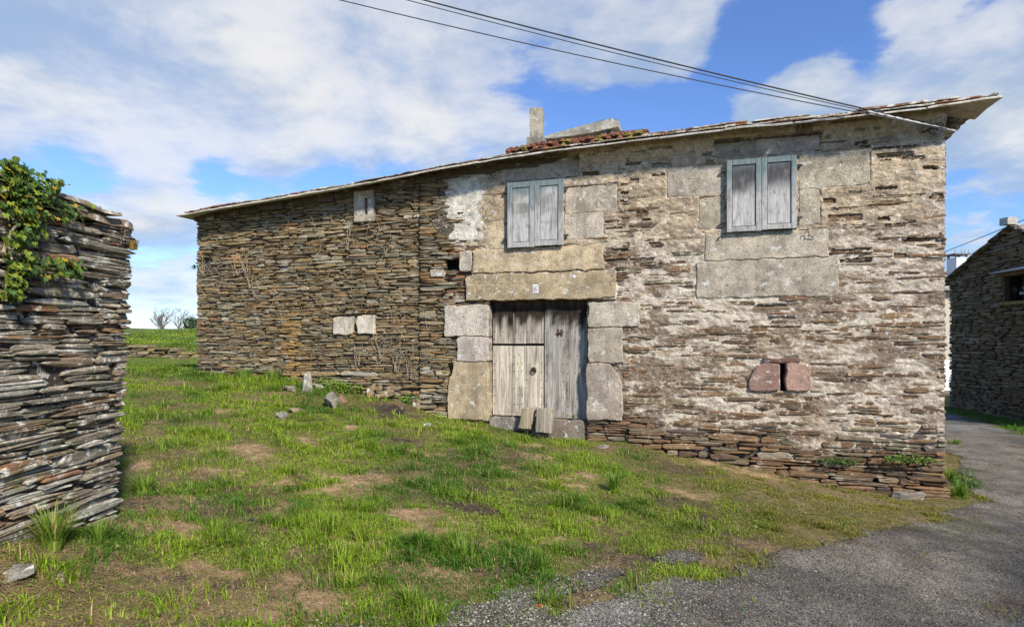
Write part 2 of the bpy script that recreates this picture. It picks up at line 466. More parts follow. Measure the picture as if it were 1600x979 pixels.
def stone(acc, xf, sc, zc, a, b, p, depth, col, tilt=0.0, rough=1.0, mi=0):
    """one slab: centre (sc, zc), half size (a, b), face p in front of the wall plane; xf maps (s, out, z) to local axes"""
    o = OUT + R.uniform(-1, 1, OUT.shape) * np.array([.08, .22]) * rough
    if R.random() < .45:      # a wedge end
        e = R.choice([-1, 1]); k = R.uniform(.35, .8)
        w = np.clip(o[:, 0] * e, 0, 1)
        o[:, 1] *= 1 - w * k
    P = o * np.array([a, b])
    P[:, 1] += P[:, 0] * tilt
    ins = min(.013, .32 * b)
    fr = P.copy(); fr[:, 0] *= 1 - min(.5, ins / a); fr[:, 1] *= 1 - ins / b * R.uniform(.6, 1.4)
    pj = p + R.uniform(-.007, .005, NO) + o[:, 0] * R.uniform(-.010, .010)
    V = np.empty((3 * NO + 1, 3))
    V[:NO, 0] = fr[:, 0]; V[:NO, 2] = fr[:, 1]; V[:NO, 1] = pj
    V[NO:2 * NO, 0] = P[:, 0]; V[NO:2 * NO, 2] = P[:, 1]; V[NO:2 * NO, 1] = pj - ins * R.uniform(.7, 1.6, NO)
    V[2 * NO:3 * NO, 0] = P[:, 0]; V[2 * NO:3 * NO, 2] = P[:, 1]; V[2 * NO:3 * NO, 1] = -depth
    V[3 * NO] = (R.uniform(-.3, .3) * a, p + R.uniform(-.004, .006), R.uniform(-.3, .3) * b)
    V[:, 0] += sc; V[:, 2] += zc
    acc.add(xf(V), STONE_FL, STONE_SZ, col, mi)

def masonry(acc, xf, s0, s1, zb, zt, tr, lr, rects, pf, cf, seed=0, depth=.09, wob=.05, log=None, tilt=.03, mi=0, subs=.35):
    """coursed rubble between zb(s) and zt(s); rects are (s0, s1, z0, z1) left free"""
    zlo = min(zb(s0), zb((s0 + s1) / 2), zb(s1)) - .1; zhi = max(zt(s0), zt((s0 + s1) / 2), zt(s1)) + .05
    z = zlo
    while z < zhi:
        t = R.uniform(*tr) if R.random() < .85 else R.uniform(tr[1], tr[1] * 1.5)
        iv = [(s0, s1)]
        for (a0, a1, b0, b1) in rects:
            ov = min(z + t, b1) - max(z, b0)
            if ov > .3 * t:
                nv = []
                for (q0, q1) in iv:
                    if a1 <= q0 or a0 >= q1: nv.append((q0, q1)); continue
                    if a0 > q0: nv.append((q0, a0))
                    if a1 < q1: nv.append((a1, q1))
                iv = nv
        for (q0, q1) in iv:
            s = q0
            while s < q1 - .015:
                l = R.uniform(*lr) * (t / ((tr[0] + tr[1]) / 2)) ** .5
                if R.random() < .12: l *= 1.7
                if s + l > q1 - .06: l = q1 - s
                l = min(l, q1 - s)
                m = s + l / 2
                if l > .02 and zb(m) - t < z < zt(m):
                    wz = float(vn(m * .55 + seed, z * .7 + seed * 3, seed)) * wob * min(1, max(0, (z - zb(m)) / .3))
                    edge = 1.0
                    n_sub = (2 if t < .075 or R.random() < .6 else 3) if (t > .04 and R.random() < subs) else 1
                    for q in range(n_sub):
                        tt = t / n_sub; zz = z + wz + tt * (q + .5)
                        b = tt * .5 * R.uniform(.80, 1.04)
                        p = pf(m, zz)
                        c = np.array(cf(m, zz))
                        stone(acc, xf, m + R.uniform(-.04, .04) * l * (n_sub > 1), zz + R.uniform(-.1, .1) * tt, l / 2 * (R.uniform(.93, 1.03) if n_sub == 1 else R.uniform(.7, 1.03)), b, p, depth, c, R.normal(0, tilt), mi=mi(m, zz) if callable(mi) else mi)
                        if log is not None: log.append((m, zz, l / 2, b, p))
                s += l
        z += t * .97

def pick(pal, jit=.18, warm=True):
    c = np.array(pal[R.integers(len(pal))]) * R.uniform(1 - jit, 1 + jit) * np.array([1.09, 1.0, .83] if warm else [1.0, .99, .94])
    return c
PAL_L = [(.235, .18, .105), (.21, .165, .10), (.28, .21, .12), (.18, .145, .10), (.23, .205, .155), (.30, .255, .18), (.23, .155, .085), (.14, .11, .08), (.26, .22, .16), (.20, .19, .155)]
PAL_R = [(.17, .115, .075), (.20, .14, .09), (.135, .095, .07), (.22, .155, .10), (.15, .12, .09), (.19, .165, .125), (.11, .08, .06), (.19, .13, .09), (.17, .155, .12)]
PAL_S = [(.225, .195, .15), (.27, .23, .175), (.18, .155, .12), (.30, .26, .20), (.21, .155, .105), (.235, .215, .175), (.17, .15, .12), (.37, .35, .305)]
PAL_B = [(.17, .125, .08), (.21, .16, .105), (.13, .10, .07), (.23, .18, .125), (.18, .155, .12)]

# ------------------------------------------------------------------ THE HOUSE
house = empty('stone_house', (A[0], A[1], 0), HROT)
tag(house, 'long old slate rubble farmhouse with weathered double door and two shuttered windows', 'house')
hx = lambda V: np.stack([V[:, 0], -V[:, 1], V[:, 2]], -1)       # local axes: x along the front, y into the house

eave_px = [(285, 337), (330, 328), (480, 303), (600, 282), (690, 264), (780, 249), (840, 240), (950, 226), (1140, 203), (1290, 188), (1440, 171), (1560, 153)]
OH = .38
e_s = np.array([fac(u, v, -OH)[0] for u, v in eave_px]); e_z = np.array([fac(u, v, -OH)[1] for u, v in eave_px])
def eave(s): return np.interp(s, e_s, e_z)
def gbase(s): return np.interp(s, g_s, g_z)
SEAM = fs(655)
ZREF = fac(1250, 400)[1]
def rect(u0, v0, u1, v1):
    um = (u0 + u1) / 2
    return (fs(u0), fs(u1), fac(um, v1)[1], fac(um, v0)[1])

door_r = rect(765, 467, 917, 652)
slits = [rect(553, 494, 558, 522), rect(1219, 568, 1226, 609), rect(571, 310, 576, 336)]
TAN = (.57, .455, .285); PALE = (.66, .59, .46); GREY = (.52, .455, .34); PINK = (.47, .30, .235)
blocks = [  # u0, v0, u1, v1, colour, front
    (783, 250, 905, 281, GREY, .030), (727, 306, 792, 345, TAN, .032), (762, 346, 792, 384, TAN, .028),
    (882, 291, 965, 332, GREY, .030), (882, 333, 944, 374, GREY, .028),
    (739, 386, 943, 424, TAN, .038), (718, 391, 737, 423, PALE, .034),
    (729, 426, 962, 468, TAN, .045),
    (695, 477, 764, 525, PALE, .05), (715, 526, 764, 564, PALE, .045), (701, 565, 764, 655, TAN, .055),
    (919, 472, 1000, 511, GREY, .040), (919, 512, 973, 566, GREY, .045), (917, 567, 973, 656, GREY, .055),
    (1118, 216, 1282, 242, GREY, .026), (1042, 259, 1133, 306, GREY, .028), (1092, 307, 1133, 358, GREY, .022),
    (1247, 236, 1358, 293, GREY, .032), (1247, 294, 1281, 352, GREY, .026),
    (1101, 362, 1295, 404, GREY, .034), (1088, 405, 1309, 464, GREY, .036),
    (522, 494, 552, 523, PALE, .045), (559, 492, 587, 521, PALE, .05),
    (1171, 568, 1218, 609, PINK, .05), (1227, 567, 1265, 610, PINK, .05),
]
slit_block = rect(554, 298, 585, 347)
thr = rect(765, 653, 917, 690)
free = [rect(*b[:4]) for b in blocks] + [door_r, thr, slit_block] + slits
hole = rect(697, 404, 717, 421)
hole2 = (fs(315), fs(330), fac(322, 421)[1], fac(322, 405)[1])
wins = [rect(795, 283, 879, 385), rect(1137, 247, 1243, 360)]
free += [hole, hole2] + wins

def zone(s, z):
    """level of the mortar face: out of the wall plane (m), and how white it is"""
    s = np.asarray(s, float); z = np.asarray(z, float)
    zr = z - (s - SEAM) * 0.0
    n = fbm(s * 1.3, z * 1.9, 61, 4); n2 = fbm(s * 4, z * 7, 66, 4)
    up = smooth(zr + .35 * n, 2.9, 3.5)
    rgt = smooth(s + .25 * n + .12 * n2, fs(690), fs(715))
    door_gap = 1 - smooth(s + .1 * n2, fs(930), fs(985)) * 1.0
    low = smooth(zr - .3 * (gbase(s) + .28) + .42 * n + .12 * n2, .02, .5) * (1 - door_gap * (1 - up) * .9)
    L = -.05 + (.0575 + .003 * up) * low + .010 * n * low
    L = L + up * .018
    L = np.where(rgt < .5, -.055, L)
    return L, up, rgt
def under(s, z): return np.interp(s, g_s, g_z)

def pf_front(s, z):
    L, up, rgt = [float(q) for q in zone(s, z)]
    if rgt < .5:
        p = R.uniform(-.024, .022) + (R.random() < .06) * .02
        if s > SEAM: p += .03
        return p
    p = R.uniform(-.020, .026) + (R.random() < .05) * .008
    g = gbase(s)
    if s > fs(985) and z < g + .42 and s > fs(1060) - 1 : p += .05 * smooth(np.array(g + .42 - z), 0, .3)
    if s > fs(1180) and z < fac(1300, 735)[1] + (0): p += .14
    return p
def cf_front(s, z):
    r = R.random()
    if s < fs(700) or float(zone(s, z)[2]) < .5:
        if r < .03: return pick([(.30, .19, .11), (.28, .20, .12)])
        if r < .10: return pick([(.30, .30, .27), (.36, .34, .28)])
        c = pick(PAL_L, .2, False) * np.array([1.10, 1.06, .95])
        # ochre seepage below an old outlet
        w = float(np.exp(-((s - fs(458)) / .22) ** 2)) * float(smooth(np.array(fac(458, 470)[1] - z), 0, .6))
        return c * (1 - w) + np.array((.40, .26, .10)) * w
    if r < .035: return pick([(.25, .14, .085), (.22, .12, .08)])
    if r < .12: return pick([(.24, .23, .20), (.11, .10, .10)])
    return pick(PAL_R)

wall = Acc(); log = []
zt = lambda s: float(eave(s)) + .10
zb = lambda s: float(gbase(s)) - .12
masonry(wall, hx, 0, SEAM, zb, zt, (.022, .058), (.10, .36), free, pf_front, cf_front, 1, log=log)
masonry(wall, hx, SEAM + .012, fs(985), zb, zt, (.028, .066), (.12, .42), free, pf_front, cf_front, 2, log=log)
limed = lambda s, z: 2 if z > gbase(s) + .55 + .25 * float(vn(s * 2, z * 3, 9)) else 0
masonry(wall, hx, fs(985) - .05, LEN, zb, zt, (.034, .09), (.12, .60), free, pf_front, cf_front, 3, log=log, mi=limed, tilt=.02)
# gable ends, coursed the same way
gr = lambda V: np.stack([LEN + V[:, 1], V[:, 0], V[:, 2]], -1)
gl = lambda V: np.stack([-V[:, 1], V[:, 0], V[:, 2]], -1)
DEP = 6.6
ze_r = float(eave(LEN)) + .1; ze_l = float(eave(0)) + .1
masonry(wall, gr, .0, DEP, lambda s: -.75, lambda s: ze_r, (.04, .10), (.2, .6), [], lambda s, z: R.uniform(-.02, .012), cf_front, 4)
masonry(wall, gl, .0, DEP, lambda s: .8, lambda s: ze_l, (.04, .09), (.15, .5), [], lambda s, z: R.uniform(-.02, .012), lambda s, z: pick(PAL_L), 5)
# hearting behind the faces
def box_holes(acc, col):
    pass
# mortar sheet on a fine grid
ms = np.linspace(.02, LEN - .02, 860); mz = np.arange(-.95, 5.2, .0145)
MS, MZ = np.meshgrid(ms, mz)
L, up, rgt = zone(MS, MZ)
fine = fbm(MS * 16, MZ * 26, 71, 4); med = fbm(MS * 5, MZ * 12, 75, 4)
out = L + .012 * fine + .012 * med
# pits where render has dropped off a slab
pit = np.zeros_like(out)
warp_s = MS + .03 * fine; warp_z = MZ + .012 * fbm(MS * 20, MZ * 20, 81, 3)
for (s, z, a_, b_, p) in log:
    if z < 2.8 or s < fs(690): continue
    if R.random() < .17:
        i0, i1 = np.searchsorted(ms, [s - a_ - .1, s + a_ + .1]); j0, j1 = np.searchsorted(mz, [z - b_ - .06, z + b_ + .06])
        if i1 <= i0 or j1 <= j0: continue
        k = R.uniform(.35, 1.0)
        q = np.maximum(np.abs(warp_s[j0:j1, i0:i1] - s) / (a_ * k), np.abs(warp_z[j0:j1, i0:i1] - z) / (b_ * R.uniform(.5, 1.1)))
        pit[j0:j1, i0:i1] = np.maximum(pit[j0:j1, i0:i1], 1 - smooth(q, .8, 1.05))
out = out - pit * .075
# smooth cove of render under the eave, right part
ez = eave(ms)[None, :] + .02
cv = smooth(MZ + .04 * fbm(MS * 2, MZ * 2, 91, 3), ez - .26, ez - .20) * rgt * smooth(MS, fs(880), fs(905))
out = np.where(cv > .01, np.maximum(out, cv * (.03 + .55 * np.clip(MZ - (ez - .22), 0, .2))), out)
cvl = smooth(MZ, ez - .30, ez - .24) * smooth(MS, fs(682), fs(690)) * (1 - smooth(MS, fs(775), fs(783)))
out = np.where(cvl > .5, np.maximum(out, .03), out)
# bed the dressed blocks: the render only laps their edges
for bl in blocks:
    a0, a1, b0, b1 = rect(*bl[:4]); fr_ = bl[5] if bl[1] > 425 else bl[5] * .72
    e_ = np.minimum(np.minimum(MS - a0, a1 - MS), np.minimum(MZ - b0, b1 - MZ)) + .014 * fine + .008 * med
    out = np.where(e_ > .012, np.minimum(out, fr_ - .03), np.where(e_ > -.012, np.clip(out, fr_ - .02, fr_ - .004) if bl[2] > 700 and bl[1] < 470 else np.minimum(out, fr_ - .008), out))
# white render patch by the left window
wp = (1 - smooth(np.abs((MS - fs(717)) / .50 + .35 * med), .7, 1.0)) * smooth(MZ + .1 * med, fac(720, 383)[1], fac(720, 368)[1])
out = np.where((wp > .4) & (pit < .3), np.maximum(out, .026 + .006 * med), out)
mc = np.broadcast_to(np.array([.11, .085, .055]), MS.shape + (3,)).copy()
mc = L3(mc, (.57, .50, .39), rgt)
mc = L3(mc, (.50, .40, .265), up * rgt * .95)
mc = L3(mc, (.21, .155, .105), smooth(fbm(MS * 2.6, MZ * 6.5, 95, 6, .62), -.06, .16) * rgt * (.9 - .4 * up))
mc = L3(mc, (.26, .175, .105), smooth(fbm(MS * 1.9 + 7, MZ * 6, 99, 6, .6), .06, .3) * rgt * .6 * (1 - up))
mc = L3(mc, (.52, .44, .35), smooth(fbm(MS * .8 + 3, MZ * 1.1, 97, 4), .05, .4) * rgt * .7 * smooth(MS, fs(1250), fs(1330)))
mc = L3(mc, (.66, .62, .52), np.clip(wp * 1.2, 0, 1) * rgt)
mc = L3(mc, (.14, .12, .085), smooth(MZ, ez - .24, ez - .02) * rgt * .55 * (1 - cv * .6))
mc = L3(mc, (.50, .41, .27), np.clip(cv, 0, 1) * .8)
mc = L3(mc, (.13, .11, .08), pit * .8)
dry = smooth(-L, .02, .045)
mc = L3(mc, (.10, .08, .055), dry)
keep = np.ones(MS.shape, bool)
for (a0, a1, b0, b1) in [door_r] + slits + [hole, hole2] + wins: keep &= ~((MS > a0) & (MS < a1) & (MZ > b0) & (MZ < b1))
keep &= MZ < ez + .1
nyy, nxx = MS.shape; idm = np.arange(nxx * nyy).reshape(nyy, nxx)
mq = np.stack([idm[:-1, :-1], idm[:-1, 1:], idm[1:, 1:], idm[1:, :-1]], -1).reshape(-1, 4)
mq = mq[keep.ravel()[mq].all(1)]
us, iv = np.unique(mq, return_inverse=True)
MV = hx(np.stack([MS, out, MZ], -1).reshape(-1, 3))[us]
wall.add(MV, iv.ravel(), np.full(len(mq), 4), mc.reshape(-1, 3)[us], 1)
# rear and side hearting
hc = (.10, .08, .055)
def slab_poly(acc, lo, hi, mi=1): acc.box(lo, hi, hc, mi=mi)
slab_poly(wall, (.07, .07, .6), (.30, DEP, ze_l + .1)); slab_poly(wall, (LEN - .30, .07, -.9), (LEN - .07, DEP, ze_r + .1)); slab_poly(wall, (.31, DEP - .4, -.9), (LEN - .31, DEP - .02, 4.3))
slab_poly(wall, (.31, .55, -.9), (LEN - .31, .60, 4.3))
slab_poly(wall, (.31, .07, -.9), (LEN - .31, .54, -.55))
wall.build('wall', [M['slate'], M['mortar'], M['slate_limed']], house)

# dressed granite blocks, each its own part
def granite(r, front, col, depth=.34, rad=.035, jit=.010, name='granite_block', notch=None):
    s0, s1, z0, z1 = r
    st = .045
    P = []
    def seg(p, q):
        n = max(2, int(np.hypot(q[0] - p[0], q[1] - p[1]) / st))
        for i in range(n): P.append((p[0] + (q[0] - p[0]) * i / n, p[1] + (q[1] - p[1]) * i / n))
    rad = min(rad, .3 * (s1 - s0), .3 * (z1 - z0))
    k = [R.uniform(.5, 1.6) * rad for _ in range(4)]
    seg((s0 + k[0], z0), (s1 - k[1], z0)); P.append((s1 - k[1] * .3, z0 + k[1] * .3)); seg((s1, z0 + k[1]), (s1, z1 - k[2])); P.append((s1 - k[2] * .3, z1 - k[2] * .3))
    seg((s1 - k[2], z1), (s0 + k[3], z1)); P.append((s0 + k[3] * .3, z1 - k[3] * .3)); seg((s0, z1 - k[3]), (s0, z0 + k[0])); P.append((s0 + k[0] * .3, z0 + k[0] * .3))
    P = np.array(P)
    if notch: P = notch(P)
    n = len(P); cen = P.mean(0)
    off = np.stack([fbm(P[:, 0] * 9, P[:, 1] * 9, 5, 3), fbm(P[:, 0] * 9 + 40, P[:, 1] * 9, 8, 3)], -1) * jit * 1.6
    P = P + off
    def ring(ins, y):
        d = P - cen; l = np.abs(d).max(1, keepdims=True)
        sx = 1 - ins / max(.02, (s1 - s0) / 2); sz = 1 - ins / max(.02, (z1 - z0) / 2)
        Q = cen + d * np.array([sx, sz])
        return np.stack([Q[:, 0], np.full(n, y), Q[:, 1]], -1)
    b = Acc()
    rings = [ring(.015, front), ring(.006, front - .004), ring(.0, front - .016), ring(0, -depth)]
    rings[0][:, 1] += R.uniform(-.002, .002, n); rings[2][:, 1] += R.uniform(-.005, .004, n)
    cpt = np.array([[cen[0], front + .003, cen[1]]])
    V = np.concatenate(rings + [cpt])
    fc = [(4 * n, i, (i + 1) % n) for i in range(n)]
    for q in range(3):
        for i in range(n):
            j = (i + 1) % n
            fc.append((q * n + i, (q + 1) * n + i, (q + 1) * n + j, q * n + j))
    fc.append(tuple(3 * n + i for i in range(n))[::-1])
    c = np.array(col) * R.uniform(.86, 1.12) * np.array([1, R.uniform(.97, 1.01), R.uniform(.96, 1.06)])
    b.poly(hx(V), fc, c)
    return b.build(name, M['granite'], house)

for k, bl in enumerate(blocks):
    r = rect(*bl[:4]); nt = None
    if bl[0] == 917:      # cracked lower right jamb stone with its rounded shoulder
        def nt(P, r=r):
            Q = P.copy(); w = smooth((P[:, 1] - r[2]) / (r[3] - r[2]), .62, 1.0)
            Q[:, 0] -= np.where(P[:, 0] > (r[0] + r[1]) / 2, w * .17, 0) - (1 - w) * .0
            return Q
    if bl[0] == 701:
        def nt(P, r=r):
            Q = P.copy(); w = smooth((P[:, 1] - r[2]) / (r[3] - r[2]), .5, 1.0)
            Q[:, 0] += np.where(P[:, 0] < (r[0] + r[1]) / 2, w * .10, 0)
            return Q
    if bl[0] == 1171:
        def nt(P, r=r):
            Q = P.copy(); w = smooth((P[:, 1] - r[2]) / (r[3] - r[2]), .2, 1.0)
            Q[:, 0] += np.where(P[:, 0] < (r[0] + r[1]) / 2, w * .09, 0)
            return Q
    fr_ = bl[5] if bl[1] > 425 else bl[5] * .72
    o = granite(r, fr_, bl[4], notch=nt, depth=.30, jit=.024 if bl[4] == PINK else .017, rad=.02 if bl[4] == PINK else .032)
    if bl[4] == PINK: o['label'] = 'pinkish granite block beside the slit'
# single block pierced by a slit (upper left)
sr = slit_block; sl = slits[2]
b = Acc()
def frame_block(acc, r, h, front, depth, col):
    s0, s1, z0, z1 = r; a0, a1, b0, b1 = h
    o_ = [(s0, z0), (s1, z0), (s1, z1), (s0, z1)]; i_ = [(a0, b0), (a1, b0), (a1, b1), (a0, b1)]
    V = [(x, front - .012, z) for x, z in o_] + [(x + (.014 if x == s0 else -.014), front, z + (.014 if z == z0 else -.014)) for x, z in o_] + [(x, front, z) for x, z in i_] + [(x, -depth, z) for x, z in i_] + [(x, -depth, z) for x, z in o_]
    fc = []
    for i in range(4):
        j = (i + 1) % 4
        fc += [(i, j, 4 + j, 4 + i), (4 + i, 4 + j, 8 + j, 8 + i), (8 + i, 8 + j, 12 + j, 12 + i), (16 + i, 16 + j, j, i)]
    acc.poly(hx(np.array(V)), fc, col)
frame_block(b, sr, sl, .04, .25, np.array(PALE) * .85)
b.build('slit_window', M['granite'], house)
# dark insides of slits and holes
for (a0, a1, b0, b1) in slits + [hole, hole2]:
    b = Acc(); b.box((a0 - .05, .22, b0 - .05), (a1 + .05, .26, b1 + .05), (.012, .011, .010)); b.build('opening_back', M['void'], house)
# slab over the slit and the small pale stone by the hole
for r_, f_, c_ in [(rect(1192, 559, 1250, 567), .05, (.20, .12, .09)), (rect(674, 421, 694, 433), .06, PALE), (rect(693, 399, 719, 404), .05, (.2, .17, .13))]:
    granite(r_, f_, c_, depth=.1, rad=.02, name='lintel_stone')
# threshold
granite(rect(765, 652, 830, 672), .02, (.33, .30, .24), depth=.3, name='threshold')
granite((fs(831), fs(913), fac(872, 700)[1], fac(872, 655)[1]), .025, (.27, .23, .18), depth=.3, name='threshold')

# ---------------- door
def planks(acc, r, edges, y0, th, colf, nails=True):
    """vertical boards between edges (fractions), each bowed and grained by its own colour"""
    s0, s1, z0, z1 = r
    for i in range(len(edges) - 1):
        a0 = s0 + (s1 - s0) * edges[i] + .003; a1 = s0 + (s1 - s0) * edges[i + 1] - .003
        nzz = 26; nss = 6
        ss = np.linspace(a0, a1, nss); zz = np.linspace(z0 + R.uniform(0, .012), z1 - R.uniform(0, .006), nzz)
        S, Z = np.meshgrid(ss, zz)
        Y = y0 + .004 * np.sin((S - a0) / (a1 - a0) * 3.14) + R.uniform(-.004, .004)
        edge = (S == a0) | (S == a1)
        Y = np.where(edge, Y - .006, Y)
        V = np.concatenate([np.stack([S, Y, Z], -1).reshape(-1, 3), np.stack([S, Y * 0 + y0 - th, Z], -1).reshape(-1, 3)])
        n = nss * nzz; fc = []
        for q in range(nzz - 1):
            for p in range(nss - 1):
                k = q * nss + p
                fc.append((k, k + 1, k + nss + 1, k + nss)); fc.append((n + k, n + k + nss, n + k + nss + 1, n + k + 1))
            k = q * nss
            fc.append((k, k + nss, n + k + nss, n + k)); k += nss - 1
            fc.append((k, n + k, n + k + nss, k + nss))
        for p in range(nss - 1):
            fc.append((p, n + p, n + p + 1, p + 1)); k = (nzz - 1) * nss + p
            fc.append((k, k + 1, n + k + 1, n + k))
        c = colf(V[:, 0], V[:, 2], i)
        acc.poly(hx(V), fc, c)
        if nails:
            for zf in np.arange(z0 + .07, z1 - .05, .135):
                for sx in (a0 + .035, (a0 + a1) / 2 + R.uniform(-.02, .02), a1 - .035):
                    if R.random() < .75:
                        zc = zf + R.uniform(-.015, .015); rr = .0075
                        acc.poly(hx(np.array([(sx + rr * math.cos(t), y0 + .005 if t % 2 else y0 + .005, zc + rr * 1.3 * math.sin(t)) for t in np.arange(6) * math.pi / 3] + [(sx, y0 + .012, zc)])), [(i_, (i_ + 1) % 6, 6) for i_ in range(6)], (.05, .042, .036))
DTOP = door_r[3]
def wood_col(base, dark_to):
    def f(s, z, i):
        c = np.broadcast_to(np.array(base) * R.uniform(.88, 1.12), (len(s), 3)).copy()
        st = fbm(s * 22, z * 2.0, 111 + i, 4)
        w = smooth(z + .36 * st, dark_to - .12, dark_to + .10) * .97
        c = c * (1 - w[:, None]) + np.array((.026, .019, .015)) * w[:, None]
        w2 = smooth(fbm(s * 14, z * 2.5, 131 + i, 4), .15, .5)
        c = c * (1 - .45 * w2[:, None])
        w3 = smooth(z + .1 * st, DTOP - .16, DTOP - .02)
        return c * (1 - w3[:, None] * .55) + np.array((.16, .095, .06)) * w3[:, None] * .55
    return f
dd = -.13
rU = (fs(765) + .01, fs(846.5), fac(806, 537)[1], DTOP - .005); rL = (fs(765) + .01, fs(846.5), fac(806, 651)[1], fac(806, 540)[1]); rR = (fs(848), fs(917) - .01, fac(882, 655)[1], DTOP - .005)
b = Acc(); planks(b, rU, [0, .40, .66, 1], dd, .035, wood_col((.40, .355, .285), fac(800, 503)[1])); d1 = b.build('door_leaf', M['wood'], house); d1['label'] = 'upper half leaf stained dark along its top'
b = Acc(); planks(b, rL, [0, .39, .63, 1], dd + .004, .035, wood_col((.54, .48, .375), 9)); d2 = b.build('door_leaf', M['wood'], house); d2['label'] = 'lower half leaf with ring knocker'
b = Acc(); planks(b, rR, [0, .5, 1], dd + .012, .04, wood_col((.43, .40, .345), fac(880, 503)[1])); d3 = b.build('door_leaf', M['wood'], house); d3['label'] = 'tall right leaf with iron hasp'
def ring(acc, c, rad, tr, col, n=16, axis_='y', arc=(0, 2 * math.pi)):
    t = np.linspace(arc[0], arc[1], n)
    P = np.stack([c[0] + rad * np.cos(t), np.full(n, c[1]), c[2] + rad * np.sin(t)], -1)
    acc.tube(hx(P), tr, col, 5)
RUST = (.10, .055, .035)
b = Acc(); ks, kz = fac(831, 578); ring(b, (ks, dd + .03, kz - .02), .045, .008, RUST); b.box((ks - .012, -(dd + .05), kz + .018), (ks + .012, -(dd), kz + .04), RUST); b.poly(hx(np.array([(ks + .05 * math.cos(t), dd + .012, kz + .0 + .05 * math.sin(t)) for t in np.arange(10) * .628] + [(ks, dd + .018, kz)])), [(i, (i + 1) % 10, 10) for i in range(10)], (.12, .07, .045))
b.build('door_knocker', M['iron'], d2)
b = Acc(); ks, kz = fac(873, 519)
for sx in (-.03, .03):
    b.box((ks + sx - .012, -(dd + .035), kz - .055), (ks + sx + .012, -(dd + .012), kz + .055), RUST, .004)
b.box((ks - .05, -(dd + .05), kz - .012), (ks + .05, -(dd + .036), kz + .012), RUST, .003)
b.build('hasp', M['iron'], d3)
# near-black panel behind the leaves, painting the recess as unlit interior
b = Acc(); b.box((door_r[0] - .02, .17, door_r[2] - .05), (door_r[1] + .02, .2, door_r[3] + .03), (.02, .017, .015)); b.build('door_back', M['void'], house)

# ---------------- shutters
BLUE = np.array((.20, .265, .27)); WHT = np.array((.46, .45, .425)); DK = np.array((.075, .075, .08))
def shutter(r, y0, hinge_left, seed, gloss):
    s0, s1, z0, z1 = r; H = z1 - z0
    b = Acc(); fw = .085 if not gloss else .075
    def fcol(s, z):
        n = fbm(s * 14, z * 4, seed, 4); w = smooth((z - z0) / H + .22 * n, .35, .85)[:, None]
        c = (WHT * .92) * (1 - w) + BLUE * .92 * w
        g = smooth(fbm(s * 20, z * 6, seed + 3, 4), .1, .5)[:, None] * .55
        return c * (1 - g) + np.array((.25, .235, .22)) * g
    def gridbox(acc, a0, a1, b0, b1, yb, yf, cf, nz=24, bev=.004):
        ss = np.array([a0, a0 + bev, (a0 + a1) / 2, a1 - bev, a1]); zz = np.concatenate([[b0, b0 + bev], np.linspace(b0, b1, nz)[1:-1], [b1 - bev, b1]])
        S, Z = np.meshgrid(ss, zz)
        Y = np.full(S.shape, yf); ed = (S == a0) | (S == a1) | (Z == b0) | (Z == b1); Y[ed] -= bev
        m_, n_ = S.shape
        V = np.concatenate([np.stack([S, Y, Z], -1).reshape(-1, 3)]); fc = [(q * n_ + p, q * n_ + p + 1, (q + 1) * n_ + p + 1, (q + 1) * n_ + p) for q in range(m_ - 1) for p in range(n_ - 1)]
        acc.poly(hx(V), fc, cf(V[:, 0], V[:, 2]))
        V2 = np.array([(a0, yf - bev, b0), (a1, yf - bev, b0), (a1, yf - bev, b1), (a0, yf - bev, b1), (a0, yb, b0), (a1, yb, b0), (a1, yb, b1), (a0, yb, b1)])
        acc.poly(hx(V2), [(4, 5, 1, 0), (5, 6, 2, 1), (6, 7, 3, 2), (7, 4, 0, 3), (7, 6, 5, 4)], cf(V2[:, 0], V2[:, 2]))
    yb, yf = y0, y0 + .036
    gridbox(b, s0, s0 + fw, z0, z1, yb, yf, fcol); gridbox(b, s1 - fw, s1, z0, z1, yb, yf, fcol)
    gridbox(b, s0 + fw + .001, s1 - fw - .001, z0 + .004, z0 + fw * 1.05, yb, yf - .003, fcol, 6); gridbox(b, s0 + fw + .001, s1 - fw - .001, z1 - fw * 1.1, z1, yb, yf - .003, fcol, 6)
    sh = b.build('shutter', M['paint'], house)
    b = Acc()
    def pcol(s, z):
        n = fbm(s * 16, z * 2.2, seed + 9, 5); t = (z - z0) / H
        if gloss:
            w = smooth(t + .22 * n, .42, .66)[:, None]
            c = (WHT * 1.0) * (1 - w) + DK * w
            w2 = smooth(t + .08 * n, .80, .9)[:, None]; c = c * (1 - .45 * w2) + BLUE * .6 * .45 * w2
        else:
            n2 = fbm(s * 9, z * 7, seed + 14, 5)
            w = (smooth(n2 + .9 * (1 - np.abs(t - .6) * 2.2), .35, .75))[:, None] * .8
            c = (WHT * 1.02) * (1 - w) + np.array((.24, .225, .20)) * w
            w2 = smooth(t + .25 * n, .72, .92)[:, None]; c = c * (1 - w2) + BLUE * .75 * w2
        return c
    gridbox(b, s0 + fw + .006, s1 - fw - .006, z0 + fw * 1.05 + .008, z1 - fw * 1.1 - .006, yb, yf - .017, pcol, 34)
    b.build('panel', M['paint'], sh)
    for zf in (.15, .86):
        b = Acc(); hs = s0 if hinge_left else s1; e = -1 if hinge_left else 1
        x0, x1 = sorted((hs + e * .003, hs + e * .075))
        b.box((x0, -(y0 + .02), z0 + H * zf - .012), (x1, -(y0 - .02), z0 + H * zf + .012), (.05, .04, .036)); b.build('hinge', M['iron'], sh)
    return sh
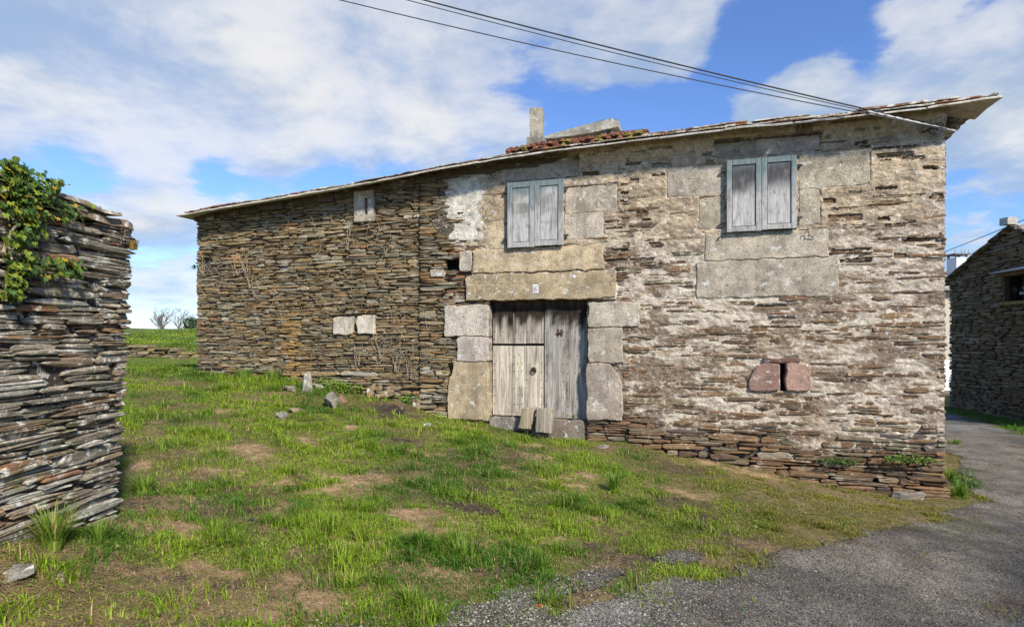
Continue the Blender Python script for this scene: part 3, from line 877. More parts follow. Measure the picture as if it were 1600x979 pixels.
for (u0, um, u1, v0, v1, gl_, sd_) in [(793.5, 836, 881, 283, 386, False, 200), (1135, 1189.5, 1245, 247, 361, True, 240)]:
    zc_ = (u0 + u1) / 2
    z0 = fac(zc_, v1, -.06)[1]; z1 = fac(zc_, v0, -.06)[1]
    for (a_, c_, hl, k) in ((u0, um, True, 0), (um, u1, False, 30)):
        o = shutter((fs(a_, -.06) + .002, fs(c_, -.06) - .002, z0 + (.012 if k else 0), z1), .062, hl, sd_ + k, gl_)
        if k and gl_: pass
for w in wins:
    b = Acc(); b.box((w[0] - .03, .05, w[2] - .03), (w[1] + .03, .08, w[3] + .03), (.02, .018, .016)); b.build('window_back', M['void'], house)
# iron shutter hooks under the right window
for (u, v, f) in [(1128, 368, 1), (1262, 366, -1)]:
    b = Acc(); s, z = fac(u, v)
    t = np.linspace(-.4, 4.4, 14)
    P = np.stack([s + f * (.03 * np.cos(t) + .02), .07 + 0 * t, z + .03 * np.sin(t)], -1)
    P = np.concatenate([np.array([[s - f * .075, .035, z - .075], [s - f * .03, .06, z - .03]]), P[::-1]])
    b.tube(hx(P), .006, (.05, .038, .032), 5); b.build('shutter_hook', M['iron'], house)
b = Acc(); s, z = fac(897, 433); b.poly(hx(np.array([(s + .03 * math.cos(t), .05, z + .03 * math.sin(t)) for t in np.arange(10) * .628] + [(s, .062, z)])), [(i, (i + 1) % 10, 10) for i in range(10)], (.6, .58, .52)); b.build('wall_stud', M['plain'], house)
# house number tile
b = Acc(); s, z = fac(838, 451.5); hw, hh = .047, .070
b.box((s - hw, -.056, z - hh), (s + hw, -.046, z + hh), (.80, .80, .80))
b.box((s - hw + .010, -.0575, z - hh + .012), (s + hw - .014, -.0562, z + hh - .024), (.16, .17, .26))
b.box((s - hw + .016, -.0589, z - hh + .017), (s + hw - .019, -.0577, z + hh - .030), (.70, .68, .66))
plaque = b.build('house_number', M['plain'], house)
cu = bpy.data.curves.new('digit', 'FONT'); cu.body = '6'; cu.size = .105; cu.align_x = 'CENTER'; cu.align_y = 'CENTER'; cu.extrude = .0006
cu.materials.append(mat('digit_glaze', lambda T, at, pos: ((.20, .10, .07, 1), None)))
_t = bpy.data.objects.new('digit', cu); COL.objects.link(_t); bpy.context.view_layer.update()
dm = bpy.data.meshes.new_from_object(_t.evaluated_get(bpy.context.evaluated_depsgraph_get())); bpy.data.objects.remove(_t)
o = bpy.data.objects.new('digit', dm); COL.objects.link(o); o.parent = plaque; o.location = (s, -.0602, z - .005); o.rotation_euler = (math.pi / 2, 0, 0)

# ---------------- roof of slate slabs
S_L = fs(275, -OH); S_R = fs(1566, -OH)
def pitch(s): return np.tan(np.radians(np.interp(s, [0, 3, 5, 6.2, 8.5, 10, 13], [10.5, 12.5, 16, 18.2, 18.2, 18.5, 19])))
def roofz(s, d):
    s = np.asarray(s, float); d = np.asarray(d, float)
    run = np.minimum(np.minimum(d + OH, (DEP + OH - d)), np.minimum((S_R - s), (s - S_L)) * .9)
    return eave(np.clip(s, e_s[0], e_s[-1])) + pitch(s) * np.maximum(run, 0)
def slab(acc, s0, s1, d0, d1, lift, th, col, flat=0.0, jit=.03):
    n = 5
    P = []
    for t in np.linspace(0, 1, n)[:-1]: P.append((s0 + (s1 - s0) * t, d0))
    for t in np.linspace(0, 1, 3)[:-1]: P.append((s1, d0 + (d1 - d0) * t))
    for t in np.linspace(1, 0, n)[:-1]: P.append((s0 + (s1 - s0) * t, d1))
    for t in np.linspace(1, 0, 3)[:-1]: P.append((s0, d0 + (d1 - d0) * t))
    P = np.array(P) + R.uniform(-jit, jit, (len(P), 2))
    zz = roofz(P[:, 0], P[:, 1]) + lift * (1 - .6 * (P[:, 1] - d0) / (d1 - d0)) + R.uniform(-.006, .006, len(P))
    k = len(P)
    lo = np.stack([P[:, 0], P[:, 1], zz], -1); cn = P.mean(0)
    mid = lo + np.array([0, 0, th * .55]); mid[:, :2] += (P - cn) * .004
    hi = lo + np.array([0, 0, th]); hi[:, :2] -= (P - cn) * np.array([.02, .02])
    V = np.concatenate([lo, mid, hi])
    fc = [tuple(range(k))[::-1], tuple(2 * k + i for i in range(k))]
    for q in (0, 1):
        for i in range(k):
            j = (i + 1) % k; fc.append((q * k + i, q * k + j, (q + 1) * k + j, (q + 1) * k + i))
    acc.poly(V, fc, col)
roof = Acc()
PAL_ROOF = [(.22, .21, .185), (.28, .27, .24), (.18, .165, .14), (.30, .29, .25), (.20, .17, .13)]
s = S_L
while s < S_R - .2:       # eave course: long thick slabs
    w = R.uniform(.55, 1.05); e = min(s + w, S_R)
    if S_R - e < .35: e = S_R
    slab(roof, s + .004, e - .004, -OH + R.uniform(-.025, .02), .45, 0, R.uniform(.022, .032), np.array((.50, .45, .36)) * R.uniform(.85, 1.15), jit=.016); s = e
row = 0; d = -OH + .07
while d < DEP + OH - .3:
    s = S_L + .04 + R.uniform(0, .2)
    while s < S_R - .1:
        w = R.uniform(.28, .62); e = min(s + w, S_R - .02)
        m = (s + e) / 2
        run = min(d + OH, DEP + OH - d)
        if min(S_R - m, m - S_L) * .9 > 0.03:
            c = pick(PAL_ROOF)
            if R.random() < .3: c = pick([(.20, .10, .065), (.17, .095, .06)])
            slab(roof, s + .004, e, d + R.uniform(-.05, .04), min(d + .52, DEP + OH), .03 + R.uniform(0, .018) + .012 * (row == 0), R.uniform(.014, .026), c)
        s = e
    d += .30 if row else .14
    row += 1
s = fs(1000, -OH)         # loose slabs lifted over the right-hand eave
while s < S_R - .5:
    w = R.uniform(.3, .8)
    if R.random() < .75: slab(roof, s, s + w, -OH + .10 + R.uniform(-.02, .1), R.uniform(.25, .5), .07 + R.uniform(0, .025), R.uniform(.016, .03), pick([(.17, .09, .06), (.22, .16, .11), (.14, .10, .075)]), jit=.03)
    s += w * R.uniform(.8, 1.3)
roof_o = roof.build('roof', M['roof'], house)
# rough beams and packing between wall head and slabs
b = Acc()
s = .0
while s < LEN:
    w = R.uniform(.35, .8); zz = float(eave(s + w / 2))
    b.box((s + .01, -R.uniform(.02, .10), zz - .075), (min(s + w, LEN), .25, zz + .06), (.12, .095, .07), .008); s += w
b.build('wall_plate', M['slate'], house)
# slabs jutting from the side eave behind the right corner
b = Acc()
zc_ = fac(1490, 207, .9)[1]
for (d0, d1, ov, zz) in [(.50, 1.5, .34, zc_ - .05), (1.4, 2.6, .30, zc_ - .03)]:
    b.box((LEN - .1, d0, zz), (LEN + ov, d1, zz + .03), (.20, .13, .09), .02)
b.build('side_eave_slab', M['roof'], house)
# moss and stonecrop on the roof
b = Acc()
for k in range(1900):
    u = R.uniform(795, 1010) if k < 800 else (R.uniform(1000, 1300) if R.random() < .75 else R.uniform(680, 800))
    d_ = R.uniform(-OH + .12, .95) if k < 800 else R.uniform(-OH + .1, .1)
    s_ = fs(u, d_); z_ = float(roofz(s_, d_)) + (R.uniform(.07, .15) if k < 800 else .06)
    if k >= 800 and float(vn(s_ * 1.5, d_, 77)) < .1: continue
    r_ = R.uniform(.03, .075) if k < 800 else R.uniform(.014, .03)
    n = 6
    V = [(s_ + r_ * R.uniform(.8, 1.2) * math.cos(t), d_ + r_ * R.uniform(.8, 1.2) * math.sin(t), z_ - .02) for t in np.arange(n) * 2 * math.pi / n] + [(s_ + .6 * r_ * math.cos(t + .5), d_ + .6 * r_ * math.sin(t + .5), z_ + r_ * R.uniform(.2, .5)) for t in np.arange(n) * 2 * math.pi / n]
    fc = [(i, (i + 1) % n, n + (i + 1) % n, n + i) for i in range(n)] + [tuple(n + i for i in range(n))]
    q = float(vn(s_ * 4, d_ * 4, 78))
    c = np.array((.21, .085, .05)) if q < .52 else np.array((.22, .18, .05))
    if k >= 800: c = np.array((.19, .075, .045))
    b.poly(np.array(V), fc, c * R.uniform(.6, 1.3))
o = b.build('moss', M['moss'], roof_o); o['label'] = 'red and yellow stonecrop cushions'
# chimney post and its propped cover slab
def at_d(u, v, d):
    s, z = fac(u, v, d); return s, z
dch = 1.0
x0, zb_ = at_d(829.5, 228, dch); x1, zt_ = at_d(848, 170, dch)
b = Acc()
def rough_prism(acc, x0, x1, y0, y1, z0, z1, col, nz=10, j=.006, tx=0):
    zz = np.linspace(z0, z1, nz); V = []
    for z in zz:
        for (x, y) in [(x0, y0), ((x0 + x1) / 2, y0 - .004), (x1, y0), (x1, y1), ((x0 + x1) / 2, y1), (x0, y1)]:
            V.append((x + R.uniform(-j, j), y + R.uniform(-j, j), z))
    fc = [(q * 6 + i, q * 6 + (i + 1) % 6, (q + 1) * 6 + (i + 1) % 6, (q + 1) * 6 + i) for q in range(nz - 1) for i in range(6)]
    fc += [tuple(range(6))[::-1], tuple((nz - 1) * 6 + i for i in range(6))]
    acc.poly(np.array(V), fc, col)
rough_prism(b, x0, x1, dch - .09, dch + .11, zb_ - .25, zt_, (.46, .42, .32))
rough_prism(b, x0 - .04, x1 + .03, dch - .14, dch + .15, zb_ - .35, at_d(838, 217, dch)[1], (.33, .30, .24), 5)
b.build('chimney_post', M['granite'], roof_o)
b = Acc(); dc = 1.25
pa = at_d(853, 220, dc); pb = at_d(853, 214.5, dc); pc = at_d(958, 187, dc); pd = at_d(967, 191, dc); pe = at_d(968, 201, dc); pf_ = at_d(950, 204, dc); pg = at_d(905, 214, dc)
Q = [pa, pg, pf_, pe, pd, pc, pb]
def thick(acc, Q, y0, y1, col, j=.006):
    n = len(Q); V = [(x, y0 + R.uniform(-j, j), z) for x, z in Q] + [(x, y1 + R.uniform(-j, j), z) for x, z in Q]
    acc.poly(np.array(V), [tuple(range(n)), tuple(n + i for i in range(n))[::-1]] + [(i, n + i, n + (i + 1) % n, (i + 1) % n) for i in range(n)], col)
def subdiv(Q, k=6, j=.008):
    O = []
    for i in range(len(Q)):
        p, q = Q[i], Q[(i + 1) % len(Q)]
        for t in np.arange(k) / k: O.append((p[0] + (q[0] - p[0]) * t + R.uniform(-j, j), p[1] + (q[1] - p[1]) * t + R.uniform(-j, j)))
    return O
thick(b, subdiv(Q), dc - .10, dc + .42, (.52, .50, .42))
b.build('chimney_cover_slab', M['granite'], roof_o)
for (ua, ub, va, vb) in [(856, 861, 219, 232), (884, 889, 213, 228), (955, 959, 203, 218), (943, 949, 203, 219)]:
    p0 = at_d(ua, vb, dc); p1 = at_d(ub, va, dc); b = Acc(); b.box((p0[0], dc - .05, p0[1] - .2), (p1[0], dc + .1, p1[1] + .02), (.25, .23, .19), .004); b.build('chimney_prop', M['granite'], roof_o)
# rusty bracket under the eave that holds the cables
bs, bz = fac(1462, 200, -.12)
b = Acc(); 
for (du, dz) in ((-.10, .10), (-.02, -.02), (.05, .02)):
    t = np.linspace(0, 5.2, 14); b.tube(np.stack([bs + du + .05 * np.cos(t), np.full(14, -.10), bz + dz + .06 * np.sin(t)], -1), .006, (.07, .05, .04), 5)
b.tube([(bs - .18, .02, bz - .03), (bs - .05, -.12, bz), (bs + .10, -.16, bz - .01)], .012, (.07, .05, .04), 6)
b.build('cable_bracket', M['iron'], house)

# ------------------------------------------------------------------ dead creeper on the left wing
b = Acc()
def fp(s, o, z): return np.array([A[0] + s * UX[0] - o * UY[0], A[1] + s * UX[1] - o * UY[1], z])
def creep(s, z, n, ang, step=.04, rad=.0035, o=.04):
    P = [];
    for i in range(n):
        if s < .06 or z > float(eave(s)) - .06: break
        P.append(fp(s, o + R.uniform(-.008, .012), z)); ang += R.normal(0, .28); s += step * math.cos(ang); z += step * math.sin(ang)
    if len(P) < 4: return
    n = len(P)
    b.tube(np.array(P), np.linspace(rad, rad * .5, n), np.array((.36, .30, .21)) * R.uniform(.6, 1.15), 4)
for k in range(230):
    u = R.uniform(315, 700); v = R.uniform(300, 590)
    w = float(vn(u / 55, v / 45, 88)); 
    if w < -.1: continue
    s, z = fac(u, v); creep(s, z, int(R.uniform(5, 14)), R.choice([math.pi / 2, -math.pi / 2, R.uniform(0, 6.28)]) + R.normal(0, .3))
for (u, v0, v1, m) in [(386, 385, 425, 5), (393, 390, 450, 5), (374, 380, 430, 2), (606, 330, 400, 4), (640, 540, 590, 5), (600, 520, 560, 6), (560, 540, 570, 5), (318, 395, 430, 5), (545, 350, 390, 3), (620, 545, 580, 5)]:
    for q in range(m):
        s, z = fac(u + R.uniform(-5, 5), v1); creep(s, z, int((v1 - v0) / 95 * 25 * .9) + 4, math.pi / 2 + R.normal(0, .12), rad=.005, o=.05)
for q in range(26):
    s, z = fac(R.uniform(730, 790), R.uniform(300, 350)); creep(s, z, 9, R.uniform(0, 6.28), rad=.003, o=.042)
for q in range(14):
    s, z = fac(R.uniform(735, 780), R.uniform(430, 465)); creep(s, z, 8, R.uniform(.3, 1.2), rad=.003, o=.055)
tag(b.build('dead_creeper', M['plain']), 'dry pale creeper stems clinging to the left part of the house wall', 'creeper')

# ------------------------------------------------------------------ STONE SHED at the left edge
SD = np.array([.0526, 1.0]); SD = SD / np.linalg.norm(SD); SN = np.array([SD[1], -SD[0]])
SC = np.array([-2.80, 4.36]); SLEN = 3.1; S0 = SC - SD * SLEN
shed = empty('stone_shed', (S0[0], S0[1], .3), 0)
tag(shed, 'near stone wall of a shed with thick lichened slate courses and sloping coping', 'shed')
def sx(V):
    V = np.asarray(V, float)
    out_ = V[:, 1] + .066 * (V[:, 2] - .45) - .02
    xy = SD[None] * V[:, 0:1] + SN[None] * out_[:, None]
    return np.concatenate([xy, V[:, 2:3] - .3], 1)
stop = lambda s: 2.53 + (SLEN - s) * .02
sh = Acc()
masonry(sh, sx, 0, SLEN, lambda s: .22, lambda s: stop(s) - .04, (.018, .074), (.12, .55), [], lambda s, z: R.uniform(-.022, .014) + (R.random() < .1) * .014, lambda s, z: pick(PAL_S, .18, False) if R.random() > .07 else pick([(.24, .14, .09), (.30, .20, .13)]), 12, depth=.28, wob=.05, tilt=.03, subs=.75)
ends = lambda V: sx(np.stack([SLEN - .015 + np.asarray(V)[:, 1], -np.asarray(V)[:, 0], np.asarray(V)[:, 2]], -1))
masonry(sh, ends, .0, 2.6, lambda s: .25, lambda s: 2.50, (.035, .10), (.18, .6), [], lambda s, z: R.uniform(-.03, .025), lambda s, z: pick(PAL_S, .18, False), 14, depth=.1)
endn = lambda V: sx(np.stack([.015 - np.asarray(V)[:, 1], -np.asarray(V)[:, 0], np.asarray(V)[:, 2]], -1))
masonry(sh, endn, .0, 2.6, lambda s: .25, lambda s: 2.55, (.025, .08), (.15, .55), [], lambda s, z: R.uniform(-.02, .02), lambda s, z: pick(PAL_S, .18, False), 15, depth=.1)
V = sx(np.array([(x, -o_, z) for x in (.05, SLEN - .06) for o_ in (.034, 2.5) for z in (.1, 2.4)])); V[6:, 2] += 0
sh.poly(V, [(0, 1, 3, 2), (4, 6, 7, 5), (0, 4, 5, 1), (2, 3, 7, 6), (1, 5, 7, 3), (0, 2, 6, 4)], (.06, .05, .04))
sh.build('wall', M['slate_grey'], shed)
# coping slabs that follow the slope
cp = Acc()
def cslab(s0, s1, o0, o1, z0, z1, th, col):
    n = 6; P = [(s0 + (s1 - s0) * t, o0) for t in np.linspace(0, 1, n)] + [(s1 - (s1 - s0) * t, o1) for t in np.linspace(0, 1, n)]
    P = np.array(P) + R.uniform(-.022, .022, (2 * n, 2)); t = (P[:, 0] - s0) / (s1 - s0)
    zz = z0 + (z1 - z0) * t + R.uniform(-.010, .010, 2 * n); k = 2 * n
    V = np.concatenate([np.stack([P[:, 0], P[:, 1], zz], -1), np.stack([P[:, 0] * .998 + .002 * (s0 + s1) / 2, P[:, 1] - np.sign(P[:, 1] + .3) * .012, zz + th], -1)])
    fc = [tuple(range(k))[::-1], tuple(k + i for i in range(k))] + [(i, (i + 1) % k, k + (i + 1) % k, k + i) for i in range(k)]
    cp.poly(sx(V), fc, col)
for (s0, s1, o1, dz, th) in [(2.50, 3.05, .015, -.035, .05), (1.85, 2.58, .035, .0, .035), (1.2, 2.0, .03, .0, .045), (.5, 1.35, .03, .0, .04), (0, .6, .03, .0, .045), (2.25, 2.85, .045, .032, .022), (1.55, 2.4, .04, .038, .024), (.9, 1.7, .05, .045, .03), (.3, 1.1, .05, .045, .03)]:
    cslab(s0, s1, o1, -.6, stop(s0) + dz, stop(s1) + dz, th, pick([(.27, .24, .20), (.22, .20, .17), (.25, .20, .16)]))
cp.build('coping', M['slate_grey'], shed)
# roof sheet behind
cp = Acc(); cslab(0, SLEN - .1, -.5, -2.6, stop(0) + .02, stop(SLEN) - .02, .03, (.22, .20, .17)); cp.build('roof', M['roof'], shed)

def sxw(s, o, z):
    q = sx(np.array([(s, o, z)]))[0]; return q + np.array([S0[0], S0[1], .3])
def shed_at(u, v):
    """(s, z) on the shed face"""
    a_ = (u - CX) / F; o_ = 0.0
    for _ in range(4):
        t = (S0 @ SN + o_) / (a_ * SN[0] + SN[1]); z_ = ZC + (CY - v) / F * t; o_ = .066 * (z_ - .45) + .02
    P = np.array([a_ * t, t]); return float((P - S0) @ SD), z_

def leaf_poly(acc, c, n, up, size, col, lobes=True):
    n = n / np.linalg.norm(n); t = np.cross(up, n); t = t / (np.linalg.norm(t) + 1e-9); w = np.cross(n, t)
    if lobes: pr = [(0, -.15), (.35, -.45), (.62, -.1), (.45, .12), (.42, .55), (.12, .35), (0, .95), (-.12, .35), (-.42, .55), (-.45, .12), (-.62, -.1), (-.35, -.45)]
    else: pr = [(0, -.5), (.28, -.2), (.32, .15), (.15, .5), (0, .75), (-.15, .5), (-.32, .15), (-.28, -.2)]
    k = len(pr)
    V = [c + size * (x * t + y * w + (.18 * abs(x) - .1 * y * y) * n) for x, y in pr] + [c + size * .05 * w]
    acc.poly(np.array(V), [(k, i, (i + 1) % k) for i in range(k)], col)

ivy = empty('ivy', tuple(sxw(1.9, .03, 1.4)))
tag(ivy, 'green and yellow ivy hanging over the shed wall', 'ivy')
io = np.array(ivy.location)
fo = Acc(); stm = Acc()
def ivycol():
    r = R.random()
    if r < .05: return np.array((.40, .28, .03)) * R.uniform(.7, 1.1)
    if r < .45: return np.array((.19, .25, .03)) * R.uniform(.6, 1.2)
    return np.array((.06, .12, .025)) * R.uniform(.6, 1.4)
regions = [(0, 30, 258, 300, 170), (20, 80, 275, 325, 170), (60, 128, 315, 345, 60), (0, 60, 300, 370, 220), (0, 45, 370, 440, 150), (30, 118, 405, 436, 130), (0, 28, 425, 470, 110), (50, 85, 270, 300, 60), (0, 40, 245, 275, 70)]
for (u0, u1, v0, v1, n) in regions:
    for k in range(n):
        u = R.uniform(u0, u1); v = v0 + (v1 - v0) * R.random()
        if v < 250 + (u / 215) * 95 - 4 : continue
        s, z = shed_at(u, v)
        if float(vn(u / 16, v / 12, 93)) < -.35 and R.random() < .8: continue
        P = sxw(s, R.uniform(.035, .11), z)
        nrm = np.array([SN[0], SN[1], .5]) + R.normal(0, .38, 3)
        leaf_poly(fo, P - io, nrm, np.array([R.normal(0, .5), R.normal(0, .5), -1.0]), R.uniform(.012, .042), ivycol())
for k in range(90):      # leaves rising above the coping
    u = R.uniform(0, 95); s, z = shed_at(u, 250 + u / 215 * 95)
    P = sxw(s, R.uniform(-.1, .1), z + R.uniform(-.02, .035))
    leaf_poly(fo, P - io, np.array([SN[0], SN[1], .8]) + R.normal(0, .4, 3), np.array([R.normal(0, .6), R.normal(0, .6), -1.0]), R.uniform(.02, .036), ivycol())
for (pts) in [[(0, 395), (12, 370), (22, 350), (35, 325), (70, 322), (120, 335)], [(0, 300), (30, 285), (70, 290)], [(5, 470), (10, 440), (40, 425), (115, 428)], [(18, 380), (15, 410), (20, 450)], [(60, 300), (90, 320), (128, 322)], [(45, 345), (60, 330), (66, 300), (75, 285)], [(20, 320), (50, 340), (56, 362)], [(40, 425), (70, 412), (100, 414)]]:
    P = [];
    for i in range(len(pts) - 1):
        for t in np.arange(6) / 6:
            s, z = shed_at(pts[i][0] + (pts[i + 1][0] - pts[i][0]) * t, pts[i][1] + (pts[i + 1][1] - pts[i][1]) * t); P.append(sxw(s, .05 + R.uniform(-.008, .008), z) - io)
    stm.tube(P, np.linspace(.008, .004, len(P)), (.30, .24, .16), 5)
fo.build('foliage', M['leaf'], ivy); stm.build('stem', M['plain'], ivy)

def tuft(name, loc, n, h, spread, cols, label, cat='plant', group=None, wid=.006, droop=.6):
    b = Acc()
    for k in range(n):
        az = R.uniform(0, 6.283); r0 = spread * .25 * math.sqrt(R.random()); L = h * R.uniform(.5, 1.1); le = R.uniform(.1, 1) * droop
        bx, by = r0 * math.cos(az), r0 * math.sin(az); wv = np.array([-math.sin(az), math.cos(az), 0]) * wid * R.uniform(.7, 1.3)
        pts = []
        for t in (0, .35, .7, 1):
            pts.append(np.array([bx + math.cos(az) * (le * L * t * t), by + math.sin(az) * (le * L * t * t), L * (t - .35 * le * t * t) - .01]))
        V = [pts[0] - wv, pts[0] + wv, pts[1] - wv, pts[1] + wv, pts[2] - wv * .7, pts[2] + wv * .7, pts[3]]
        c = np.array(cols[R.integers(len(cols))]) * R.uniform(.75, 1.2)
        b.poly(np.array(V), [(0, 1, 3, 2), (2, 3, 5, 4), (4, 5, 6)], c)
    o = b.build(name, M['grass']); o.location = loc
    return tag(o, label, cat, group)
p = sxw(*[2.72, -.03, stop(2.72) + .02]); tuft('stonecrop', p, 60, .055, .16, [(.16, .05, .04), (.22, .10, .05), (.2, .16, .06)], 'small reddish stonecrop growing on the shed coping', 'plant', wid=.006)
p = sxw(2.3, .02, stop(2.3) + .05); tuft('coping_moss_plant', p, 36, .05, .14, [(.14, .13, .05), (.2, .17, .07)], 'little dry moss tuft higher on the shed coping', 'plant')
p = sxw(3.05, .015, stop(3.1) - .16); tuft('wall_fern', p, 26, .085, .10, [(.30, .22, .03), (.12, .14, .03), (.3, .12, .05)], 'small yellow fern sprouting from the shed corner', 'fern')
b = Acc()
for (u, v, h) in [(194, 372, .09)]:
    s, z = shed_at(u, v); P0 = sxw(s, .02, z - .02)
    P = [P0 + np.array([.015 * math.sin(i), .01 * i * R.uniform(-1, 1), h * i / 4]) + np.array([SN[0], SN[1], 0]) * .02 * i / 4 for i in range(5)]
    b.tube(P, .003, (.30, .17, .10), 4)
    for q in range(8): leaf_poly(b, P[-1] + R.normal(0, .015, 3), R.normal(0, 1, 3), np.array([0, 0, 1.0]), .013, (.28, .14, .09), False)
tag(b.build('withered_weed', M['leaf']), 'withered brown weeds sprouting from joints near the shed top', 'weeds')

# ------------------------------------------------------------------ grass
def blades(N, xr, yr, dens, hgt, colf, wid, name, label, cat, flat=0.0, seed=0):
    rg = np.random.default_rng(seed)
    # sample nearer ground more densely
    y = yr[0] * (yr[1] / yr[0]) ** rg.random(N)
    x = (y * .93 + .6) * rg.uniform(-1, 1, N)
    k = (x > xr[0]) & (x < xr[1])
    x, y = x[k], y[k]
    clx = x + rg.normal(0, .02, len(x)); dn = dens(clx, y)
    k = rg.random(len(x)) < dn; x, y = x[k], y[k]
    n = len(x); z = gz(x, y)
    H = hgt(x, y) * rg.uniform(.55, 1.25, n)
    az = rg.random(n) * 2 * np.pi; le = rg.uniform(.15, 1.35, n) + flat
    dx, dy = np.cos(az), np.sin(az)
    W = wid * rg.uniform(.7, 1.4, n) * (1 + np.maximum(y - 5, 0) * .10)
    wv = np.stack([-dy * W, dx * W, 0 * W], -1)
    p0 = np.stack([x, y, z - .008], -1)
    def pt(t): return p0 + np.stack([dx * le * H * t * t, dy * le * H * t * t, H * (t - np.clip(.38 * le, 0, .85) * t * t)], -1)
    m, e = pt(.55), pt(1.0)
    V = np.stack([p0 - wv, p0 + wv, m - wv * .75, m + wv * .75, e], 1)
    base = np.arange(n)[:, None] * 5
    fl = (base + np.array([0, 1, 3, 2, 2, 3, 4])[None]).ravel(); sz = np.tile([4, 3], n)
    c = colf(x, y, rg)
    C = np.repeat(c[:, None], 5, 1) * np.array([1, 1, 1, 1, 1.08])[None, :, None]
    a = Acc(); a.add(V.reshape(-1, 3), fl, sz, C.reshape(-1, 3))
    return tag(a.build(name, M['grass']), label, cat, kind='stuff')

def allowed(x, y):
    s, d = sd(x, y)
    ok = ~((s > -.05) & (s < LEN + .05) & (d > -.05) & (d < DEP + .1))
    ok &= ~((s > fs(1180)) & (s < LEN + .05) & (d > -.22) & (d < 1))
    q = np.stack([x - S0[0], y - S0[1]], -1); o_ = q @ SN; l = q @ SD
    ok &= ~((o_ < .02) & (l < SLEN + .02) & (o_ > -3))
    ok &= ~((x > 11.2 + .158 * y) & (y > 13))
    return ok
def dens_green(x, y):
    d = .50 + 1.2 * fbm(x * 1.5, y * 1.5, 201, 4) + .55 * fbm(x * 5, y * 5, 205, 3)
    d = np.clip(d, .10, 1) * (1 - np.clip(bare_mask(x, y, 'td') * 1.35, 0, .985)) * (1 - np.clip(bare_mask(x, y, 'b') * 1.1, 0, .80))
    sf = soft_road(x, y)
    d = d * (1 - sf) + sf * np.where(fbm(x * 2, y * 2, 207, 3) > .12, .05, .006)
    return d * allowed(x, y)
def hgt_green(x, y):
    c = np.clip(fbm(x * 2.1, y * 2.1, 211, 3) + .15, 0, 1); t = smooth(fbm(x * 4.5, y * 4.5, 215, 2), .15, .6)
    s, d = sd(x, y)
    wallg = np.exp(-((d + .3) / .5) ** 2) * (s > -1) * (s < LEN)
    lo = smooth(x, .5, 3.0) * .5
    return (.028 + .06 * c + .10 * t + .075 * wallg * (s < fs(600))) * (1 - lo)
def col_green(x, y, rg):
    n = len(x); k = fbm(x * 1.0, y * 1.0, 221, 4) + .35 * fbm(x * 4, y * 4, 225, 2)
    a = np.array((.245, .36, .024)); b_ = np.array((.075, .185, .014)); o_ = np.array((.30, .26, .04))
    w = smooth(k, -.35, .4)[:, None]
    c = b_ * (1 - w) + a * w
    ol = (smooth(x - .25 * (y - 5) + .8 * fbm(x * .9, y * .9, 228, 3), .6, 3.0) * .85)[:, None]
    c = c * (1 - ol) + o_ * .78 * ol
    dryb = (rg.random(n) < .12)[:, None]
    c = np.where(dryb, np.array((.36, .27, .12)), c)
    return c * rg.uniform(.45, 1.35, n)[:, None]
blades(1250000, (-9.5, 11), (2.6, 14.0), dens_green, hgt_green, col_green, .0030, 'grass', 'rough green grass growing in tufts in front of the house', 'grass', seed=31)
def dens_dry(x, y):
    d = .20 + np.clip(bare_mask(x, y, 'tb') * 1.1, 0, .75) + .12 * (fbm(x * 3, y * 3, 231, 3) > .1)
    return np.where(onroad(x, y), .006, d) * allowed(x, y)
blades(420000, (-9.5, 9), (2.6, 12.5), dens_dry, lambda x, y: .035 + 0 * x, lambda x, y, rg: np.array((.52, .38, .20)) * rg.uniform(.45, 1.2, len(x))[:, None] * np.array([1, 1, 1]) , .0022, 'dry_grass', 'flattened straw coloured dead grass between the green tufts', 'grass', flat=1.4, seed=33)
# terrace and hill grass behind
def dens_hill(x, y): return np.where((x < -2.5) | (x > 9.5), np.clip(.55 + .5 * fbm(x * .8, y * .8, 241, 3), .1, 1), 0) * (~onroad(x, y)) * allowed(x, y) * np.where((y > 16.9) & (y < 18.4) & (x < 0), .25, 1)
blades(420000, (-19, -3), (12.4, 47), dens_hill, lambda x, y: .07 + .05 * fbm(x, y, 243, 2), lambda x, y, rg: (np.array((.20, .31, .024)) * (.75 + .5 * fbm(x * .7, y * .5, 305, 3))[:, None] + np.array((.10, .05, .015)) * smooth(fbm(x * 1.2, y * .8, 307, 3), .1, .5)[:, None]) * rg.uniform(.6, 1.3, len(x))[:, None], .006, 'meadow_grass', 'bright green meadow grass on the rise behind the house', 'grass', seed=35)
blades(260000, (9.0, 16), (9.5, 22), dens_hill, lambda x, y: .10 + .04 * fbm(x, y, 245, 2), lambda x, y, rg: np.array((.085, .19, .02)) * rg.uniform(.6, 1.3, len(x))[:, None], .004, 'verge_grass', 'lush grass verge below the barn wall across the lane', 'grass', seed=37)

